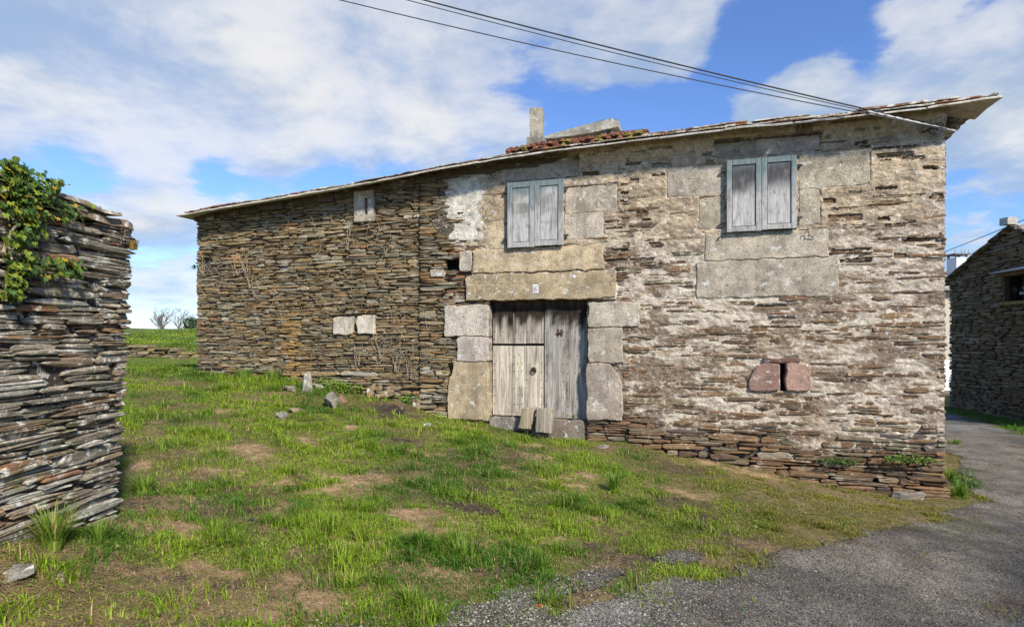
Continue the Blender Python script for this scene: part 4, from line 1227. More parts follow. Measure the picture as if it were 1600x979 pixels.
# ------------------------------------------------------------------ grit on the lane
rg = np.random.default_rng(5)
N = 210000
y = 2.6 * (9.5 / 2.6) ** rg.random(N); x = rg.uniform(-3, 9, N)
k = (x < .93 * y + .5) & (rg.random(N) < soft_road(x, y) ** 1.3); x, y = x[k], y[k]
dn = np.clip(.30 + .8 * fbm(x * 1.3, y * 1.3, 251, 4) + .6 * smooth(2.0 - x, 0, 2.5), .06, 1); k = rg.random(len(x)) < dn; x, y = x[k], y[k]
n = len(x); z = gz(x, y) + .009
r = rg.lognormal(math.log(.0055), .38, n); r = np.clip(r, .003, .016)
octv = np.array([(1, 0, 0), (0, 1, 0), (-1, 0, 0), (0, -1, 0), (0, 0, .75), (0, 0, -.5)])
sc = r[:, None, None] * rg.uniform(.6, 1.3, (n, 6, 1)) ; an = rg.random(n) * 6.283
V = octv[None] * sc
ca, sa = np.cos(an)[:, None], np.sin(an)[:, None]
V = np.stack([V[..., 0] * ca - V[..., 1] * sa, V[..., 0] * sa + V[..., 1] * ca, V[..., 2]], -1) + np.stack([x, y, z], -1)[:, None]
tri = np.array([0, 1, 4, 1, 2, 4, 2, 3, 4, 3, 0, 4])
fl = (np.arange(n)[:, None] * 6 + tri[None]).ravel()
pc = np.array([(.26, .24, .21), (.20, .18, .155), (.31, .29, .255), (.15, .135, .115), (.24, .19, .14), (.37, .35, .31)])[rg.integers(0, 6, n)] * rg.uniform(.7, 1.2, n)[:, None] * (.5 + .5 * smooth(2.5 - x, 0, 2.5))[:, None]
a = Acc(); a.add(V.reshape(-1, 3), fl, np.full(n * 4, 3), np.repeat(pc[:, None], 6, 1).reshape(-1, 3))
tag(a.build('gravel', M['plain']), 'loose grey grit scattered over the lane', 'gravel', kind='stuff')

# small broad-leaved plants mixed in the turf
rg = np.random.default_rng(77); N = 60000
y = 2.6 * (11.5 / 2.6) ** rg.random(N); x = (y * .93 + .6) * rg.uniform(-1, 1, N)
k = (rg.random(N) < dens_green(x, y) * smooth(fbm(x * 1.8, y * 1.8, 281, 4), -.05, .3)); x, y = x[k], y[k]; n = len(x)
az = rg.random(n) * 6.283; r = rg.uniform(.006, .017, n); el = rg.uniform(-.1, .6, n); z = gz(x, y) + rg.uniform(.005, .04, n)
dv = np.stack([np.cos(az), np.sin(az), el], -1) * r[:, None]; sv_ = np.stack([-np.sin(az), np.cos(az), rg.uniform(-.3, .3, n)], -1) * (r * .62)[:, None]; c0 = np.stack([x, y, z], -1)
V = np.stack([c0 - dv, c0 - dv * .2 + sv_, c0 + dv * .6 + sv_ * .8, c0 + dv, c0 + dv * .6 - sv_ * .8, c0 - dv * .2 - sv_], 1)
a = Acc(); a.add(V.reshape(-1, 3), (np.arange(n)[:, None] * 6 + np.arange(6)[None]).ravel(), np.full(n, 6), np.repeat((np.array([(.12, .24, .04), (.17, .27, .05), (.09, .18, .05), (.25, .24, .06)])[rg.integers(0, 4, n)] * rg.uniform(.6, 1.2, n)[:, None])[:, None], 6, 1).reshape(-1, 3))
tag(a.build('clover', M['leaf']), 'small clover and plantain leaves mixed into the grass', 'ground cover', kind='stuff')

# ------------------------------------------------------------------ loose stones
def gpf(u, v, off=.13):
    """ground mark, kept in front of the house wall"""
    x, y = gp(u, v); s, d = sd(x, y)
    if 0 < s < LEN and d > -off:
        s = fs(u, -off); P = A + s * UX - off * UY; x, y = float(P[0]), float(P[1])
    return x, y
def rock(name, u, v, w, h, dp, col, label, group='stones fallen at the foot of the house wall', tilt=0.0, sink=.25, m='granite', angular=1.0):
    x, y = gpf(u, v, dp * .4 + .03); z = float(gz(x, y))
    R = np.random.default_rng(int(u * 7 + v * 3))
    import bmesh
    bm = bmesh.new(); bmesh.ops.create_icosphere(bm, subdivisions=2, radius=1)
    pl = [(R.normal(0, 1, 3), R.uniform(.32, .72)) for _ in range(12)]
    pl = [(n_ / np.linalg.norm(n_), t_) for n_, t_ in pl]
    for vv in bm.verts:
        c = np.array(vv.co)
        for n_, t_ in pl:
            q = c @ n_
            if q > t_: c = c - n_ * (q - t_) * angular
        c = c * np.array([w / 2, dp / 2, h / 2]) * 1.55; c = c + R.normal(0, .004, 3)
        vv.co = Vector(c)
    me = bpy.data.meshes.new(name); bm.to_mesh(me); bm.free()
    at = me.color_attributes.new('Col', 'FLOAT_COLOR', 'POINT')
    col = tuple(np.array(col) * (.88 if m == 'granite' else 1))
    at.data.foreach_set('color', np.tile(list(col) + [1.0], len(me.vertices)).astype(np.float32))
    me.materials.append(M[m])
    o = bpy.data.objects.new(name, me); COL.objects.link(o)
    o.location = (x, y, z + h * (.5 - sink)); o.rotation_euler = (R.uniform(-.2, .2), tilt, R.uniform(-.5, .5) + HROT)
    return tag(o, label, 'stone', group)
GRS = (.36, .34, .27)
rock('loose_stone', 480, 612, .20, .36, .16, (.40, .39, .33), 'tall pale stone standing upright in the rubble by the wall', tilt=.1, sink=.12)
rock('loose_stone', 518, 636, .34, .24, .2, (.36, .35, .28), 'larger grey slab lying in grass below the upright stone', tilt=-.4)
rock('loose_stone', 532, 626, .22, .14, .2, (.30, .20, .12), 'brown stone just right of the larger grey slab')
rock('loose_stone', 608, 606, .40, .13, .16, (.46, .33, .17), 'long tan stone leaning at the foot of the wall under the slit window', tilt=-.2, sink=-.7)
rock('loose_stone', 578, 612, .18, .26, .12, (.38, .26, .15), 'small upright rust coloured stone left of the long tan stone', tilt=.4, sink=.1)
rock('loose_stone', 650, 618, .16, .28, .12, (.36, .27, .19), 'narrow upright brown stone at the wall seam')
rock('loose_stone', 440, 652, .16, .12, .14, (.32, .32, .27), 'small round grey stone in the grass, lowest left of the rubble')
rock('loose_stone', 462, 645, .28, .13, .2, (.36, .28, .18), 'flat brown stone beside the small round grey stone')
rock('loose_stone', 455, 612, .26, .16, .2, (.36, .31, .22), 'low buff stone left of the upright pale stone')
rock('loose_stone', 498, 608, .22, .14, .18, GRS, 'low grey stone right of the upright pale stone')
rock('loose_stone', 512, 607, .36, .07, .2, (.30, .29, .24), 'thin flat slab lying against the wall foot')
rock('loose_stone', 455, 576, .22, .15, .14, (.42, .28, .16), 'orange stained stone at the wall foot below the ochre streak')
rock('loose_stone', 668, 666, .14, .07, .12, (.42, .40, .34), 'small pale chip near the door jamb base', sink=.3)
rock('earth_mound_stone', 612, 640, .60, .16, .35, (.075, .055, .04), 'dark weathered slab half buried in the earth mound', m='slate', sink=.45)
rock('loose_stone', 20, 905, .16, .06, .12, (.36, .34, .28), 'flat pale stone in dry grass at the left edge', None, sink=.35)
rock('loose_stone', 88, 912, .09, .05, .07, (.42, .36, .26), 'small buff stone in the dry grass below the shed', None, sink=.3)
rock('loose_stone', 1415, 778, .5, .12, .3, (.24, .215, .18), 'flat grey slab lying at the right corner foot of the house', None, sink=.3, m='slate')
rock('red_pebble', 843, 951, .035, .022, .03, (.55, .06, .04), 'bright red pebble on the gravel tongue', None, sink=.1, m='plain')
rock('slate_chip', 392, 817, .06, .03, .04, (.03, .035, .05), 'dark blue slate chip in the grass', None, sink=.1, m='plain')
rock('loose_stone', 940, 700, .16, .05, .1, (.25, .22, .17), 'small brown stone below the right jamb', None, sink=.3, m='slate')

# the two weathered stumps standing in front of the door
def stump(pts_px, d, th, col, label, split=False):
    Q = [fac(u, v, -d) for u, v in pts_px]
    b = Acc(); Q = subdiv(Q, 5, .006); n = len(Q)
    c = np.mean(Q, 0)
    fr = [(x + (c[0] - x) * .10, .0, z + (c[1] - z) * .05) for x, z in Q]
    V = [(x, d + th * .5 + R.uniform(-.006, .006), z) for x, _, z in fr] + [(x, d + th * .38, z) for x, z in Q] + [(x, d - th * .5, z) for x, z in Q]
    V = np.array(V)
    W = np.array([fp(s_, o_, z_) for s_, o_, z_ in V]); org = W.mean(0); org[2] = W[:, 2].min()
    fc = [tuple(range(n))] + [(i, n + i, n + (i + 1) % n, (i + 1) % n) for i in range(n)] + [(n + i, 2 * n + i, 2 * n + (i + 1) % n, n + (i + 1) % n) for i in range(n)] + [tuple(2 * n + i for i in range(n))[::-1]]
    b.poly(W - org, [f[::-1] for f in fc], col)
    o = b.build('wooden_stump', M['wood']); o.location = org
    return tag(o, label, 'stump', 'old stumps leaning at the door')
stump([(811, 668), (830, 670), (838, 636), (817, 637)], .10, .12, (.38, .32, .22), 'split pale wooden stump leaning against the left door leaf')
stump([(838, 674), (861, 676), (865, 638), (839, 637)], .16, .13, (.35, .31, .24), 'squarer wooden stump standing right of the split one')

# ------------------------------------------------------------------ weeds along the walls
def gloc(u, v):
    x, y = gpf(u, v, .18); return (x, y, float(gz(x, y)))
GC = [(.10, .19, .02), (.14, .24, .03), (.19, .27, .035)]
tuft('grass_clump', gloc(82, 862), 170, .30, .22, GC + [(.3, .26, .08)], 'big grass clump at the foot of the shed wall', 'grass clump', wid=.0045, droop=.8)
tuft('grass_clump', gloc(155, 850), 80, .18, .16, GC, 'smaller grass clump at the shed corner', 'grass clump', wid=.004, droop=.8)
tuft('grass_clump', gloc(225, 770), 120, .20, .3, GC, 'leafy grass clump beside the shed corner', 'grass clump', wid=.0045, droop=.9)
tuft('grass_clump', gloc(960, 770), 110, .26, .2, GC, 'tall grass clump in the lawn below the right door jamb', 'grass clump', wid=.005)
tuft('grass_clump', gloc(725, 870), 130, .16, .5, GC, 'dense dark grass clump near the gravel tongue', 'grass clump', wid=.004)
tuft('grass_clump', gloc(1500, 778), 150, .26, .4, GC, 'grass clump at the right corner of the house beside the lane', 'grass clump', wid=.005)
tuft('grass_clump', gloc(1488, 752), 100, .26, .3, GC, 'grass clump against the house corner, just behind the corner slab', 'grass clump', wid=.005)
tuft('grass_clump', gloc(425, 598), 130, .28, .5, GC, 'tall grass clump against the left wing foot', 'grass clump', wid=.006)
tuft('grass_clump', gloc(380, 594), 130, .28, .6, GC, 'lush grass clump left of the rubble heap', 'grass clump', wid=.006)
tuft('grass_clump', gloc(1492, 694), 90, .14, .5, GC, 'low grass patch on the lane edge beyond the house', 'grass clump', wid=.006)
def leafy(loc, n, h, spread, label, size=.04, col=(.13, .24, .03)):
    b = Acc()
    for k in range(n):
        az = R.uniform(0, 6.283); r_ = spread * math.sqrt(R.random()); z_ = h * R.uniform(.1, 1) * (1 - .5 * r_ / spread)
        P = np.array([r_ * math.cos(az), r_ * math.sin(az) * .6, z_])
        leaf_poly(b, P, np.array([R.normal(0, .4), -.4 + R.normal(0, .3), 1.0]), np.array([math.cos(az), math.sin(az), .1]), size * R.uniform(.6, 1.2), np.array(col) * R.uniform(.6, 1.3), False)
        if k % 3 == 0: b.tube([(0, 0, -.01), P * .5 + np.array([0, 0, .01]), P], .003, np.array(col) * .6, 4)
    o = b.build('weed', M['leaf']); o.location = loc
    return tag(o, label, 'weed', 'leafy weeds along the house wall')
def wloc(u, v, d=.12):
    s, z = fac(u, v, -d); q = fp(s, d, z); return tuple(q)
leafy(gloc(525, 598), 150, .26, .30, 'bright leafy weed at the wall foot above the larger grey slab', .05, (.17, .26, .03))
leafy(gloc(548, 612), 110, .22, .24, 'leafy weed between the thin slab and the long tan stone', .05, (.16, .25, .03))
leafy(gloc(635, 622), 90, .25, .2, 'leafy weed at the wall seam beside the narrow brown stone', .045)
leafy(gloc(505, 585), 60, .3, .16, 'thin leafy weed climbing the left wing wall', .04)
leafy(wloc(1312, 724, .12), 120, .13, .28, 'leafy weed on the right footing stones, nearer the door', .035, (.07, .15, .03))
leafy(wloc(1425, 722, .14), 160, .13, .36, 'bright leafy weed on the right footing stones, nearer the corner', .04, (.14, .24, .04))
leafy(gloc(688, 652), 40, .10, .10, 'small yellow green weed at the left jamb foot', .04, (.22, .30, .03))
leafy(gloc(1512, 760), 120, .26, .22, 'leafy weed at the right house corner', .045, (.08, .18, .03))
leafy(wloc(896, 652, .06), 26, .06, .06, 'tiny weed on the threshold at the right leaf', .025, (.10, .2, .03))
leafy(wloc(304, 420, .03), 30, .10, .05, 'small sprig on the far left corner of the house wall', .04, (.06, .14, .03))

# ------------------------------------------------------------------ BARN across the lane
bd = np.array([.156, .988]); bd /= np.linalg.norm(bd); bn = np.array([-bd[1], bd[0]])     # along the wall (away), outward (towards the lane)
def bpt(Y): return np.array([11.3 + .158 * Y, Y])
B0 = bpt(13.9); BL = float(np.linalg.norm(bpt(20.15) - B0))
barn = empty('stone_barn', (B0[0], B0[1], -.5), 0)
tag(barn, 'dark slate stone barn with gable and small window across the lane', 'barn')
def bx(V):
    V = np.asarray(V, float); xy = bd[None] * V[:, 0:1] + bn[None] * V[:, 1:2]
    return np.concatenate([xy, V[:, 2:3] + .5], 1)
def barn_at(u, v):
    a_ = (u - CX) / F; Y = 11.3 / (a_ - .158); P = np.array([a_ * Y, Y]); return float((P - B0) @ bd), ZC + (CY - v) / F * Y
rs, rzz = barn_at(1583, 353); es, ezz = barn_at(1483, 438)
def btop(s): return rzz - abs(s - rs) * (rzz - ezz) / (es - rs) if s > rs else rzz - (rs - s) * (rzz - ezz) / (es - rs) * 1.0
w0 = barn_at(1566, 472); w1 = barn_at(1616, 425)
wr_ = (w1[0], w0[0], w0[1], w1[1])
b = Acc()
masonry(b, bx, 0, BL, lambda s: -.8, lambda s: btop(s) - .06, (.04, .10), (.18, .6), [wr_], lambda s, z: R.uniform(-.03, .03), lambda s, z: pick(PAL_B) if R.random() > .08 else pick([(.22, .12, .06), (.2, .19, .17)]), 22, depth=.12)
endf = lambda V: bx(np.stack([.0 - np.asarray(V)[:, 1], -np.asarray(V)[:, 0], np.asarray(V)[:, 2]], -1))
masonry(b, endf, .0, 6, lambda s: -.8, lambda s: btop(0) - .05, (.05, .11), (.2, .7), [], lambda s, z: R.uniform(-.02, .03), lambda s, z: pick(PAL_B), 23, depth=.1)
# hearting as a gabled prism set behind the faces, with a recess for the window
def prism(acc, s0, s1, o0, o1, col):
    pr = [(s0, -.9), (s1, -.9), (s1, btop(s1) - .05), (rs, rzz - .05), (s0, btop(s0) - .05)]; n = 5
    V = [(s, o0, z) for s, z in pr] + [(s, o1, z) for s, z in pr]
    acc.poly(bx(np.array(V)), [tuple(range(n))[::-1], tuple(n + i for i in range(n))] + [(i, (i + 1) % n, n + (i + 1) % n, n + i) for i in range(n)], col)
def strip(acc, s0, s1, za, zb0, zb1, col):
    V = [(s0, -.05, za), (s1, -.05, za), (s1, -.05, zb1), (s0, -.05, zb0)]
    V += [(s, -.4, z) for s, _, z in V]
    acc.poly(bx(np.array(V)), [(0, 1, 2, 3), (7, 6, 5, 4), (0, 4, 5, 1), (1, 5, 6, 2), (2, 6, 7, 3), (3, 7, 4, 0)], col)
hcb = (.05, .04, .03)
strip(b, .06, wr_[0], -.9, btop(.06) - .05, btop(wr_[0]) - .05, hcb); strip(b, wr_[1], BL - .06, -.9, btop(wr_[1]) - .05, btop(BL - .06) - .05, hcb)
strip(b, wr_[0] + .001, wr_[1] - .001, -.9, wr_[2], wr_[2], hcb); strip(b, wr_[0] + .001, wr_[1] - .001, wr_[3], btop(wr_[0]) - .05, btop(wr_[1]) - .05, hcb)
prism(b, .06, BL - .06, -.41, -6, (.02, .017, .014))
b.build('wall', M['slate_dark'], barn)
b = Acc()
def verge(sa, sb):
    n = max(2, int(abs(sb - sa) / .33)); L_ = np.linspace(sa, sb, n + 1)
    for i in range(n):
        p, q = L_[i], L_[i + 1]; q2 = q + (q - p) * .5
        za, zb_ = btop(p), btop(q)
        sl_ = (zb_ - za) / (q - p)
        V = [(p, .16 + R.uniform(-.04, .04), za + .0), (q2, .16 + R.uniform(-.04, .04), za + sl_ * (q2 - p) + .025), (q2, -6, za + sl_ * (q2 - p) + .025), (p, -6, za)]
        V += [(s, o_, z + .035) for s, o_, z in V]
        b.poly(bx(np.array(V)), [(0, 3, 2, 1), (4, 5, 6, 7), (0, 1, 5, 4), (1, 2, 6, 5), (2, 3, 7, 6), (3, 0, 4, 7)], pick([(.16, .10, .08), (.13, .10, .085), (.19, .14, .10)]))
verge(rs, BL + .28); verge(rs - .0, -.3)
b.box(tuple(bx(np.array([(rs, .12, rzz + .03)]))[0] - np.array([.14, .14, 0])), tuple(bx(np.array([(rs, .12, rzz + .03)]))[0] + np.array([.14, .14, .20])), (.40, .37, .33), .01)
rb = b.build('roof', M['roof'], barn)
b = Acc()
def bbox(acc, s0, s1, o0, o1, z0, z1, col, j=.003):
    V = np.array([(s0, o0, z0), (s1, o0, z0), (s1, o1, z0), (s0, o1, z0), (s0, o0, z1), (s1, o0, z1), (s1, o1, z1), (s0, o1, z1)]) + R.uniform(-j, j, (8, 3))
    acc.poly(bx(V), [(0, 1, 2, 3), (4, 7, 6, 5), (0, 4, 5, 1), (1, 5, 6, 2), (2, 6, 7, 3), (3, 7, 4, 0)], col)
W0, W1, Z0, Z1 = wr_
bbox(b, W0 - .1, W1 + .12, -.2, .05, Z1, Z1 + .09, (.22, .12, .06)); bbox(b, W0 - .1, W1 + .08, -.2, .06, Z0 - .09, Z0, (.26, .20, .07))
bbox(b, W1 - .06, W1, -.16, -.02, Z0, Z1, (.14, .10, .07))
wf = b.build('window_frame', M['wood'], barn)
b = Acc(); bbox(b, W0 + .45, W0 + .53, -.14, -.08, Z0, Z1 - .06, (.48, .47, .44)); bbox(b, W0 + .25, W0 + .75, -.16, -.10, Z0 + .18, Z0 + .24, (.42, .40, .36)); bbox(b, W0 + .1, W0 + .42, -.17, -.13, Z0, Z0 + .3, (.28, .27, .25))
b.build('window_bar', M['wood'], wf)
b = Acc(); bbox(b, W0 - .1, W1 + .16, -.1, .28, Z1 + .09, Z1 + .14, (.46, .46, .46), .02); b.build('window_hood', M['plain'], barn)

# ------------------------------------------------------------------ FAR HOUSE beyond the lane
fh = empty('pale_house', (18.6, 26.2, -.65), 0)
tag(fh, 'distant pale rendered house with slate roof and tall white chimney', 'house')
b = Acc(); b.box((-2.4, 0, 1.36), (4.5, 6, 4.35), (.50, .45, .37)); b.box((-2.42, -.03, -.3), (4.52, 6.03, 1.355), (.80, .80, .80)); b.build('wall', M['plain'], fh)
b = Acc(); V = [(-2.7, -.4, 4.36), (4.8, -.4, 4.36), (4.8, 6.4, 4.36), (-2.7, 6.4, 4.36), (-2.7, 3, 5.6), (4.8, 3, 5.6)]
b.poly(np.array(V), [(0, 1, 5, 4), (2, 3, 4, 5), (1, 2, 5), (3, 0, 4), (3, 2, 1, 0)], (.24, .22, .2)); rf = b.build('roof', M['roof'], fh)
cxx, czz = (1497.5 - CX) / F * 27.0 - 18.6, None
zt_ = ZC + (CY - 403) / F * 27 + .65; 
b = Acc(); b.box((cxx - .27, .55, 4.2), (cxx + .27, 1.15, zt_), (.62, .63, .64))
b.build('chimney', M['plain'], rf)
b = Acc()
for dx in (-.22, .22):
    for dy in (.6, 1.08): b.box((cxx + dx - .04, dy, zt_), (cxx + dx + .04, dy + .06, zt_ + .12), (.2, .19, .18))
b.box((cxx - .36, .5, zt_ + .121), (cxx + .36, 1.25, zt_ + .18), (.16, .15, .15))
for dx in (-.30, -.02, .14, .3): b.tube([(cxx + dx, .6, zt_ + .17), (cxx + dx, .6, zt_ + .34)], .012, (.25, .25, .25), 5)
b.build('chimney_cap', M['plain'], rf)

nb_dir = np.array([4.7, 4.35]); nb_dir /= np.linalg.norm(nb_dir)
nb = empty('added_shade_house', (4.9, -2.5, -.55), math.atan2(nb_dir[1], nb_dir[0]))  # unseen house, added to cast shade over the near lane
tag(nb, 'unseen slate house added outside the frame to shade the lower right of the lane', 'house')
b = Acc()
nbx = lambda V: np.stack([V[:, 0], -V[:, 1], V[:, 2]], -1)
masonry(b, lambda V: np.stack([V[:, 0], V[:, 1], V[:, 2]], -1), 0, 6.0, lambda s: -.1, lambda s: 4.6, (.06, .14), (.25, .8), [], lambda s, z: R.uniform(-.03, .03), lambda s, z: pick(PAL_L), 41, depth=.1)
b.box((.03, -5, -.3), (5.97, -.06, 4.6), (.14, .11, .08)); b.build('wall', M['slate'], nb)
b = Acc(); V = [(-.3, .35, 4.61), (6.3, .35, 4.61), (6.3, -5.3, 4.61), (-.3, -5.3, 4.61), (-.3, -2.5, 5.7), (6.3, -2.5, 5.7)]
b.poly(np.array(V), [(0, 1, 5, 4), (2, 3, 4, 5), (1, 2, 5), (3, 0, 4), (3, 2, 1, 0)], (.22, .19, .15)); b.build('roof', M['roof'], nb)

# ------------------------------------------------------------------ cables
def cable(p, q, sag, rad, col, label, grp, m=60):
    t = np.linspace(0, 1, m)[:, None]; P = p * (1 - t) + q * t; P[:, 2] -= (4 * sag * t * (1 - t))[:, 0]
    b = Acc(); b.tube(P - p, rad, col, 6); o = b.build('power_cable', M['cable'], smooth_=True); o.location = p
    return tag(o, label, 'cable', grp)
def px3(u, v, Y): return np.array([(u - CX) / F * Y, Y, ZC + (CY - v) / F * Y])
end = fp(bs + .10, .15, bz - .01)
G = 'overhead cables running to the house eave'
c1 = cable(end, px3(300, -98, 8.6), .07, .010, (.03, .03, .032), 'thick black cable, uppermost of the three overhead lines', G)
cable(end + np.array([-.02, -.02, -.02]), px3(300, -93, 8.5), .10, .006, (.05, .05, .052), 'thin dark cable just under the thick black one', G)
cable(end + np.array([.0, -.03, -.03]), px3(300, -58, 8.2), .10, .007, (.05, .05, .055), 'lowest dark cable, set apart at the upper left end', G)
# pale bound ends
P = [end + (px3(300, -90, 8.6) - end) * t + np.array([0, -.02, -.03 - .25 * t]) for t in np.linspace(-.012, .10, 30)]
b = Acc(); b.tube(np.array(P) - end, .014 + .004 * np.sin(np.arange(30) * 2.1), (.50, .50, .47), 7); o = b.build('cable_sleeve', M['cable']); o.location = end
tag(o, 'pale wrapped sleeve binding the cables at the house corner', 'cable sleeve')
cable(px3(1440, 407, 25), px3(1640, 327, 15.5), .02, .012, (.04, .04, .045), 'dark cable passing low over the barn ridge', None)

# ------------------------------------------------------------------ behind, to the left: bank, bare trees, bush, hut
b = Acc()
tx0, tx1 = -14.5, -6.6
tw = lambda V: np.stack([tx0 + V[:, 0], 17.45 - V[:, 1], V[:, 2]], -1)
masonry(b, tw, 0, tx1 - tx0, lambda s: .90, lambda s: 1.14 + .30 * float(vn(np.array(s * .9), np.array(1.), 5)), (.035, .10), (.12, .45), [], lambda s, z: R.uniform(-.06, .08), lambda s, z: pick([(.20, .165, .13), (.26, .22, .16), (.17, .15, .11), (.24, .2, .1)]), 31, depth=.4)
o = b.build('terrace_wall', M['slate_mossy']); tag(o, 'low mossy retaining wall of rough stones below the meadow', 'wall')
b = Acc(); tw2 = lambda V: np.stack([-20.6 + V[:, 0], 39.6 - V[:, 1], V[:, 2]], -1)
masonry(b, tw2, 0, 7, lambda s: 2.1, lambda s: 2.62 - .05 * s, (.08, .16), (.4, 1.0), [], lambda s, z: R.uniform(-.06, .08), lambda s, z: pick([(.20, .17, .12), (.15, .14, .09)]), 33, depth=.4)
tag(b.build('field_wall', M['slate']), 'low dark field wall on the meadow crest', 'wall')

def bare_tree(name, u, v, Y, h, label, seed, wid=1.0):
    rg2 = random.Random(seed); base = px3(u, v, Y); tr = empty(name, tuple(base)); tag(tr, label, 'tree', 'bare trees on the meadow crest')
    tk = Acc(); br = Acc()
    def grow(p, d, L, r, lev):
        n = 5; pts = [p]
        for i in range(n):
            d = d + np.array([rg2.gauss(0, .14), rg2.gauss(0, .14), rg2.gauss(.03, .08)]); d = d / np.linalg.norm(d); pts.append(pts[-1] + d * L / n)
        (tk if lev == 0 else br).tube(pts, np.linspace(r, r * .55, n + 1), np.array((.10, .085, .07)) * rg2.uniform(.8, 1.2), 4 if lev else 6)
        if lev < 4:
            for k in range(rg2.choice([3, 4, 4]) if lev else 6):
                i = rg2.randint(2 if lev == 0 else 1, n); dd_ = d + np.array([rg2.gauss(0, .62) * wid, rg2.gauss(0, .62), rg2.uniform(-.1, .5)]); dd_ /= np.linalg.norm(dd_)
                grow(pts[i], dd_, L * rg2.uniform(.5, .78), r * .5, lev + 1)
    grow(np.array([0, 0, 0.]), np.array([0, 0, 1.0]), h * .42, h * .02, 0)
    tk.build('trunk', M['plain'], tr); br.build('crown', M['plain'], tr)
bare_tree('bare_tree', 247, 530, 60, 3.6, 'thin bare tree on the meadow crest, left one', 3)
bare_tree('bare_tree', 262, 530, 62, 4.4, 'bare tree on the meadow crest, middle one', 5)
bare_tree('bare_tree', 273, 530, 61, 4.1, 'broad bare tree nearest the house corner', 8, 1.4)
bt = empty('evergreen_bush', tuple(px3(300, 524, 58))); tag(bt, 'dark green bush on the crest beside the house corner', 'bush')
b = Acc(); kk = Acc(); kk.tube([(0, 0, -.6), (.05, 0, .4), (0, .05, 1.1)], [.09, .07, .04], (.1, .08, .06), 6)
for k in range(1500):
    d_ = R.normal(0, 1, 3); d_ /= np.linalg.norm(d_); rr = R.uniform(.5, 1) ** .5
    q = d_ * rr * np.array([.75, .75, .95]) * (1 + .25 * float(vn(d_[0] * 3, d_[2] * 3 + d_[1], 4))) + np.array([0, 0, .85])
    leaf_poly(b, q, d_ + R.normal(0, .5, 3), R.normal(0, 1, 3), .13, np.array((.035, .065, .02)) * R.uniform(.5, 1.5), False)
b.build('crown', M['leaf'], bt); kk.build('trunk', M['plain'], bt)
ht = empty('white_hut', tuple(px3(306, 522, 64))); tag(ht, 'small far white hut on the crest just left of the house corner', 'hut')
b = Acc(); b.box((-.55, 0, -1), (2.0, 2, 1.1), (.72, .70, .66)); b.build('wall', M['plain'], ht)
b = Acc(); b.poly(np.array([(-.7, -.2, 1.11), (2.2, -.2, 1.11), (2.2, 2.2, 1.11), (-.7, 2.2, 1.11), (.7, -.2, 1.7), (.7, 2.2, 1.7)]), [(0, 1, 4), (3, 5, 2), (0, 4, 5, 3), (1, 2, 5, 4), (0, 3, 2, 1)], (.25, .22, .2)); b.build('roof', M['plain'], ht)

# ------------------------------------------------------------------ sky and sun
SUN_EL = math.radians(37); sun_to = np.array([.52, -.85]); sun_to /= np.linalg.norm(sun_to)
sv = Vector((sun_to[0] * math.cos(SUN_EL), sun_to[1] * math.cos(SUN_EL), math.sin(SUN_EL)))
ld = bpy.data.lights.new('sun', 'SUN'); ld.energy = 3.9; ld.angle = math.radians(5); ld.color = (1, .925, .81)
lo_ = bpy.data.objects.new('sun', ld); COL.objects.link(lo_); lo_.location = (6, -8, 20)
lo_.rotation_euler = sv.to_track_quat('Z', 'Y').to_euler()

w = bpy.data.worlds.new('World'); scene.world = w; w.use_nodes = True
T = NT(w.node_tree); w.node_tree.nodes.clear()
sky = T.n('ShaderNodeTexSky', sky_type='NISHITA'); sky.sun_disc = False; sky.sun_elevation = SUN_EL
sky.sun_rotation = math.atan2(sun_to[0], sun_to[1]); sky.air_density = 1.0; sky.dust_density = .0; sky.ozone_density = 4.0
D = T.vm('NORMALIZE', T.n('ShaderNodeTexCoord').outputs['Generated'])
sp = T.n('ShaderNodeSeparateXYZ'); T.put(sp.inputs[0], D)
zc = T.m('MAXIMUM', sp.outputs[2], 0.0); zz = T.m('ADD', zc, .22)
cb = T.n('ShaderNodeCombineXYZ'); T.put(cb.inputs[0], T.m('DIVIDE', sp.outputs[0], zz)); T.put(cb.inputs[1], T.m('DIVIDE', sp.outputs[1], zz)); cb.inputs[2].default_value = 1.7
q = cb.outputs[0]
n1 = T.noise(q, 1.7, 10, .60, .15); n2 = T.noise(T.vm('ADD', q, (.08, -.12, .0)), 1.7, 10, .60, .15); n3 = T.noise(T.vm('ADD', q, (4, 2, 1)), .75, 5, .5); n4 = T.noise(T.vm('ADD', q, (1, 7, 2)), 2.6, 8, .6, .3)
def skydir(u, v):
    d_ = np.array([(u - CX) / F, 1.0, (CY - v) / F]); return tuple(d_ / np.linalg.norm(d_))
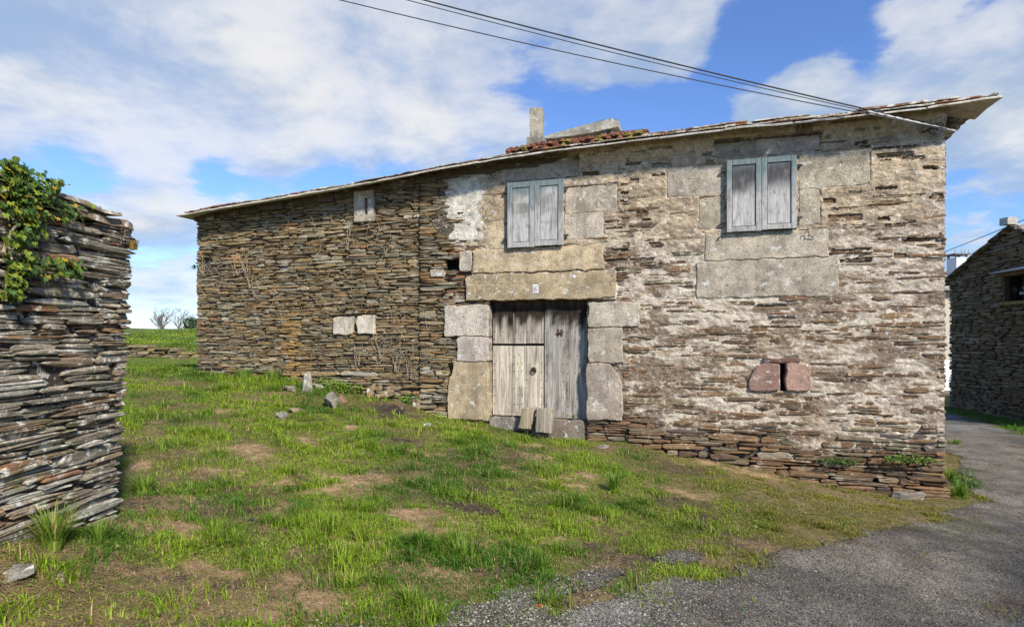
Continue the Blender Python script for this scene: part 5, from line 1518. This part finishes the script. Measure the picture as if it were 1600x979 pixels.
blobs = [(150, 40, .35, .26), (350, 120, .34, .34), (620, 130, .30, .34), (850, 60, .26, .34), (980, 130, .13, .22), (480, 220, .20, .2), (1120, 10, .12, .26), (1270, 115, .06, .50), (1180, 165, .09, .26), (1230, 160, .08, .26), (1380, 150, .09, .22), (1560, 110, .14, .40), (1440, 15, .10, .22), (1390, 50, .06, .16), (1560, 260, .22, .34), (1580, 20, .08, -.1), (250, 370, .11, .26), (255, 470, .10, .26), (60, 130, .2, .2), (760, 200, .12, .12),
         (1190, 75, .09, -.36), (1330, 45, .09, -.20), (1070, 185, .075, -.30), (970, 200, .07, -.22), (1390, 95, .06, -.16), (80, 248, .045, -.10), (150, 268, .045, -.12), (210, 280, .04, -.10), (215, 330, .06, .14), (330, 290, .045, -.14), (500, 282, .05, -.14), (640, 262, .05, -.14), (560, 285, .09, -.20), (420, 290, .05, -.08), (740, 232, .06, -.18), (890, 215, .06, -.2), (240, 420, .04, -.12), (1050, 110, .05, -.05), (1500, 60, .05, -.14), (1440, 130, .04, -.1)]
tot = None
for (u, v, r_, wt) in blobs:
    g = T.mr(T.vm('DISTANCE', D, skydir(u, v)), 0, r_ * 1.25, wt * (.72 if wt > 0 else 1.45), 0)
    tot = g if tot is None else T.m('ADD', tot, g)
dens = T.m('ADD', T.m('ADD', T.m('MULTIPLY_ADD', n1, 1.5, -.25), T.m('MULTIPLY', n3, .25)), tot)
cov = T.m('ADD', T.mr(dens, .71, .87, 0, .74), T.mr(dens, .80, 1.30, 0, .26))
shade = T.m('SUBTRACT', n2, n1)
thick_ = T.mr(dens, .80, 1.35, 0, 1)
sh_ = T.mr(T.m('ADD', T.m('MULTIPLY', shade, 2.2), T.m('ADD', T.m('MULTIPLY', T.m('SUBTRACT', n3, .5), 1.3), T.m('MULTIPLY', T.m('SUBTRACT', n4, .5), 1.9))), -.48, .42)
ccol = T.mix(sh_, (1.0, .99, .975), (.47, .60, .78))
ccol = T.mix(T.m('MULTIPLY', thick_, .12), ccol, (.93, .95, .98))
low = T.mr(sp.outputs[2], .0, .14, .5, 0)
bg1 = T.n('ShaderNodeBackground'); T.put(bg1.inputs['Color'], T.mix(1.0, sky.outputs[0], (.74, .86, 1.12), 'MULTIPLY')); bg1.inputs['Strength'].default_value = .105
bg2 = T.n('ShaderNodeBackground'); T.put(bg2.inputs['Color'], ccol); 
glow = T.mr(T.vm('DISTANCE', D, tuple(sv)), .0, 1.25, 1.0, 0.0)
T.put(bg2.inputs['Strength'], T.m('MULTIPLY_ADD', glow, 1.3, .53))
mx = T.n('ShaderNodeMixShader'); T.put(mx.inputs[0], T.m('MAXIMUM', T.m('MULTIPLY', cov, .96), low)); w.node_tree.links.new(bg1.outputs[0], mx.inputs[1]); w.node_tree.links.new(bg2.outputs[0], mx.inputs[2])
ow = T.n('ShaderNodeOutputWorld'); w.node_tree.links.new(mx.outputs[0], ow.inputs[0])

# ------------------------------------------------------------------ camera
cd = bpy.data.cameras.new('camera'); cam = bpy.data.objects.new('camera', cd); COL.objects.link(cam)
cam.location = (0, 0, ZC); cam.rotation_euler = (math.pi / 2, 0, 0)
cd.sensor_width = 36; cd.lens = F / 1600 * 36; cd.shift_y = (CY - 489.5) / 1600; cd.clip_end = 6000; cd.clip_start = .05
scene.camera = cam
vs = scene.view_settings
vs.view_transform = 'Standard'; vs.look = 'None'; vs.exposure = .75; vs.gamma = 1; vs.use_curve_mapping = False
scene.cycles.max_bounces = 6
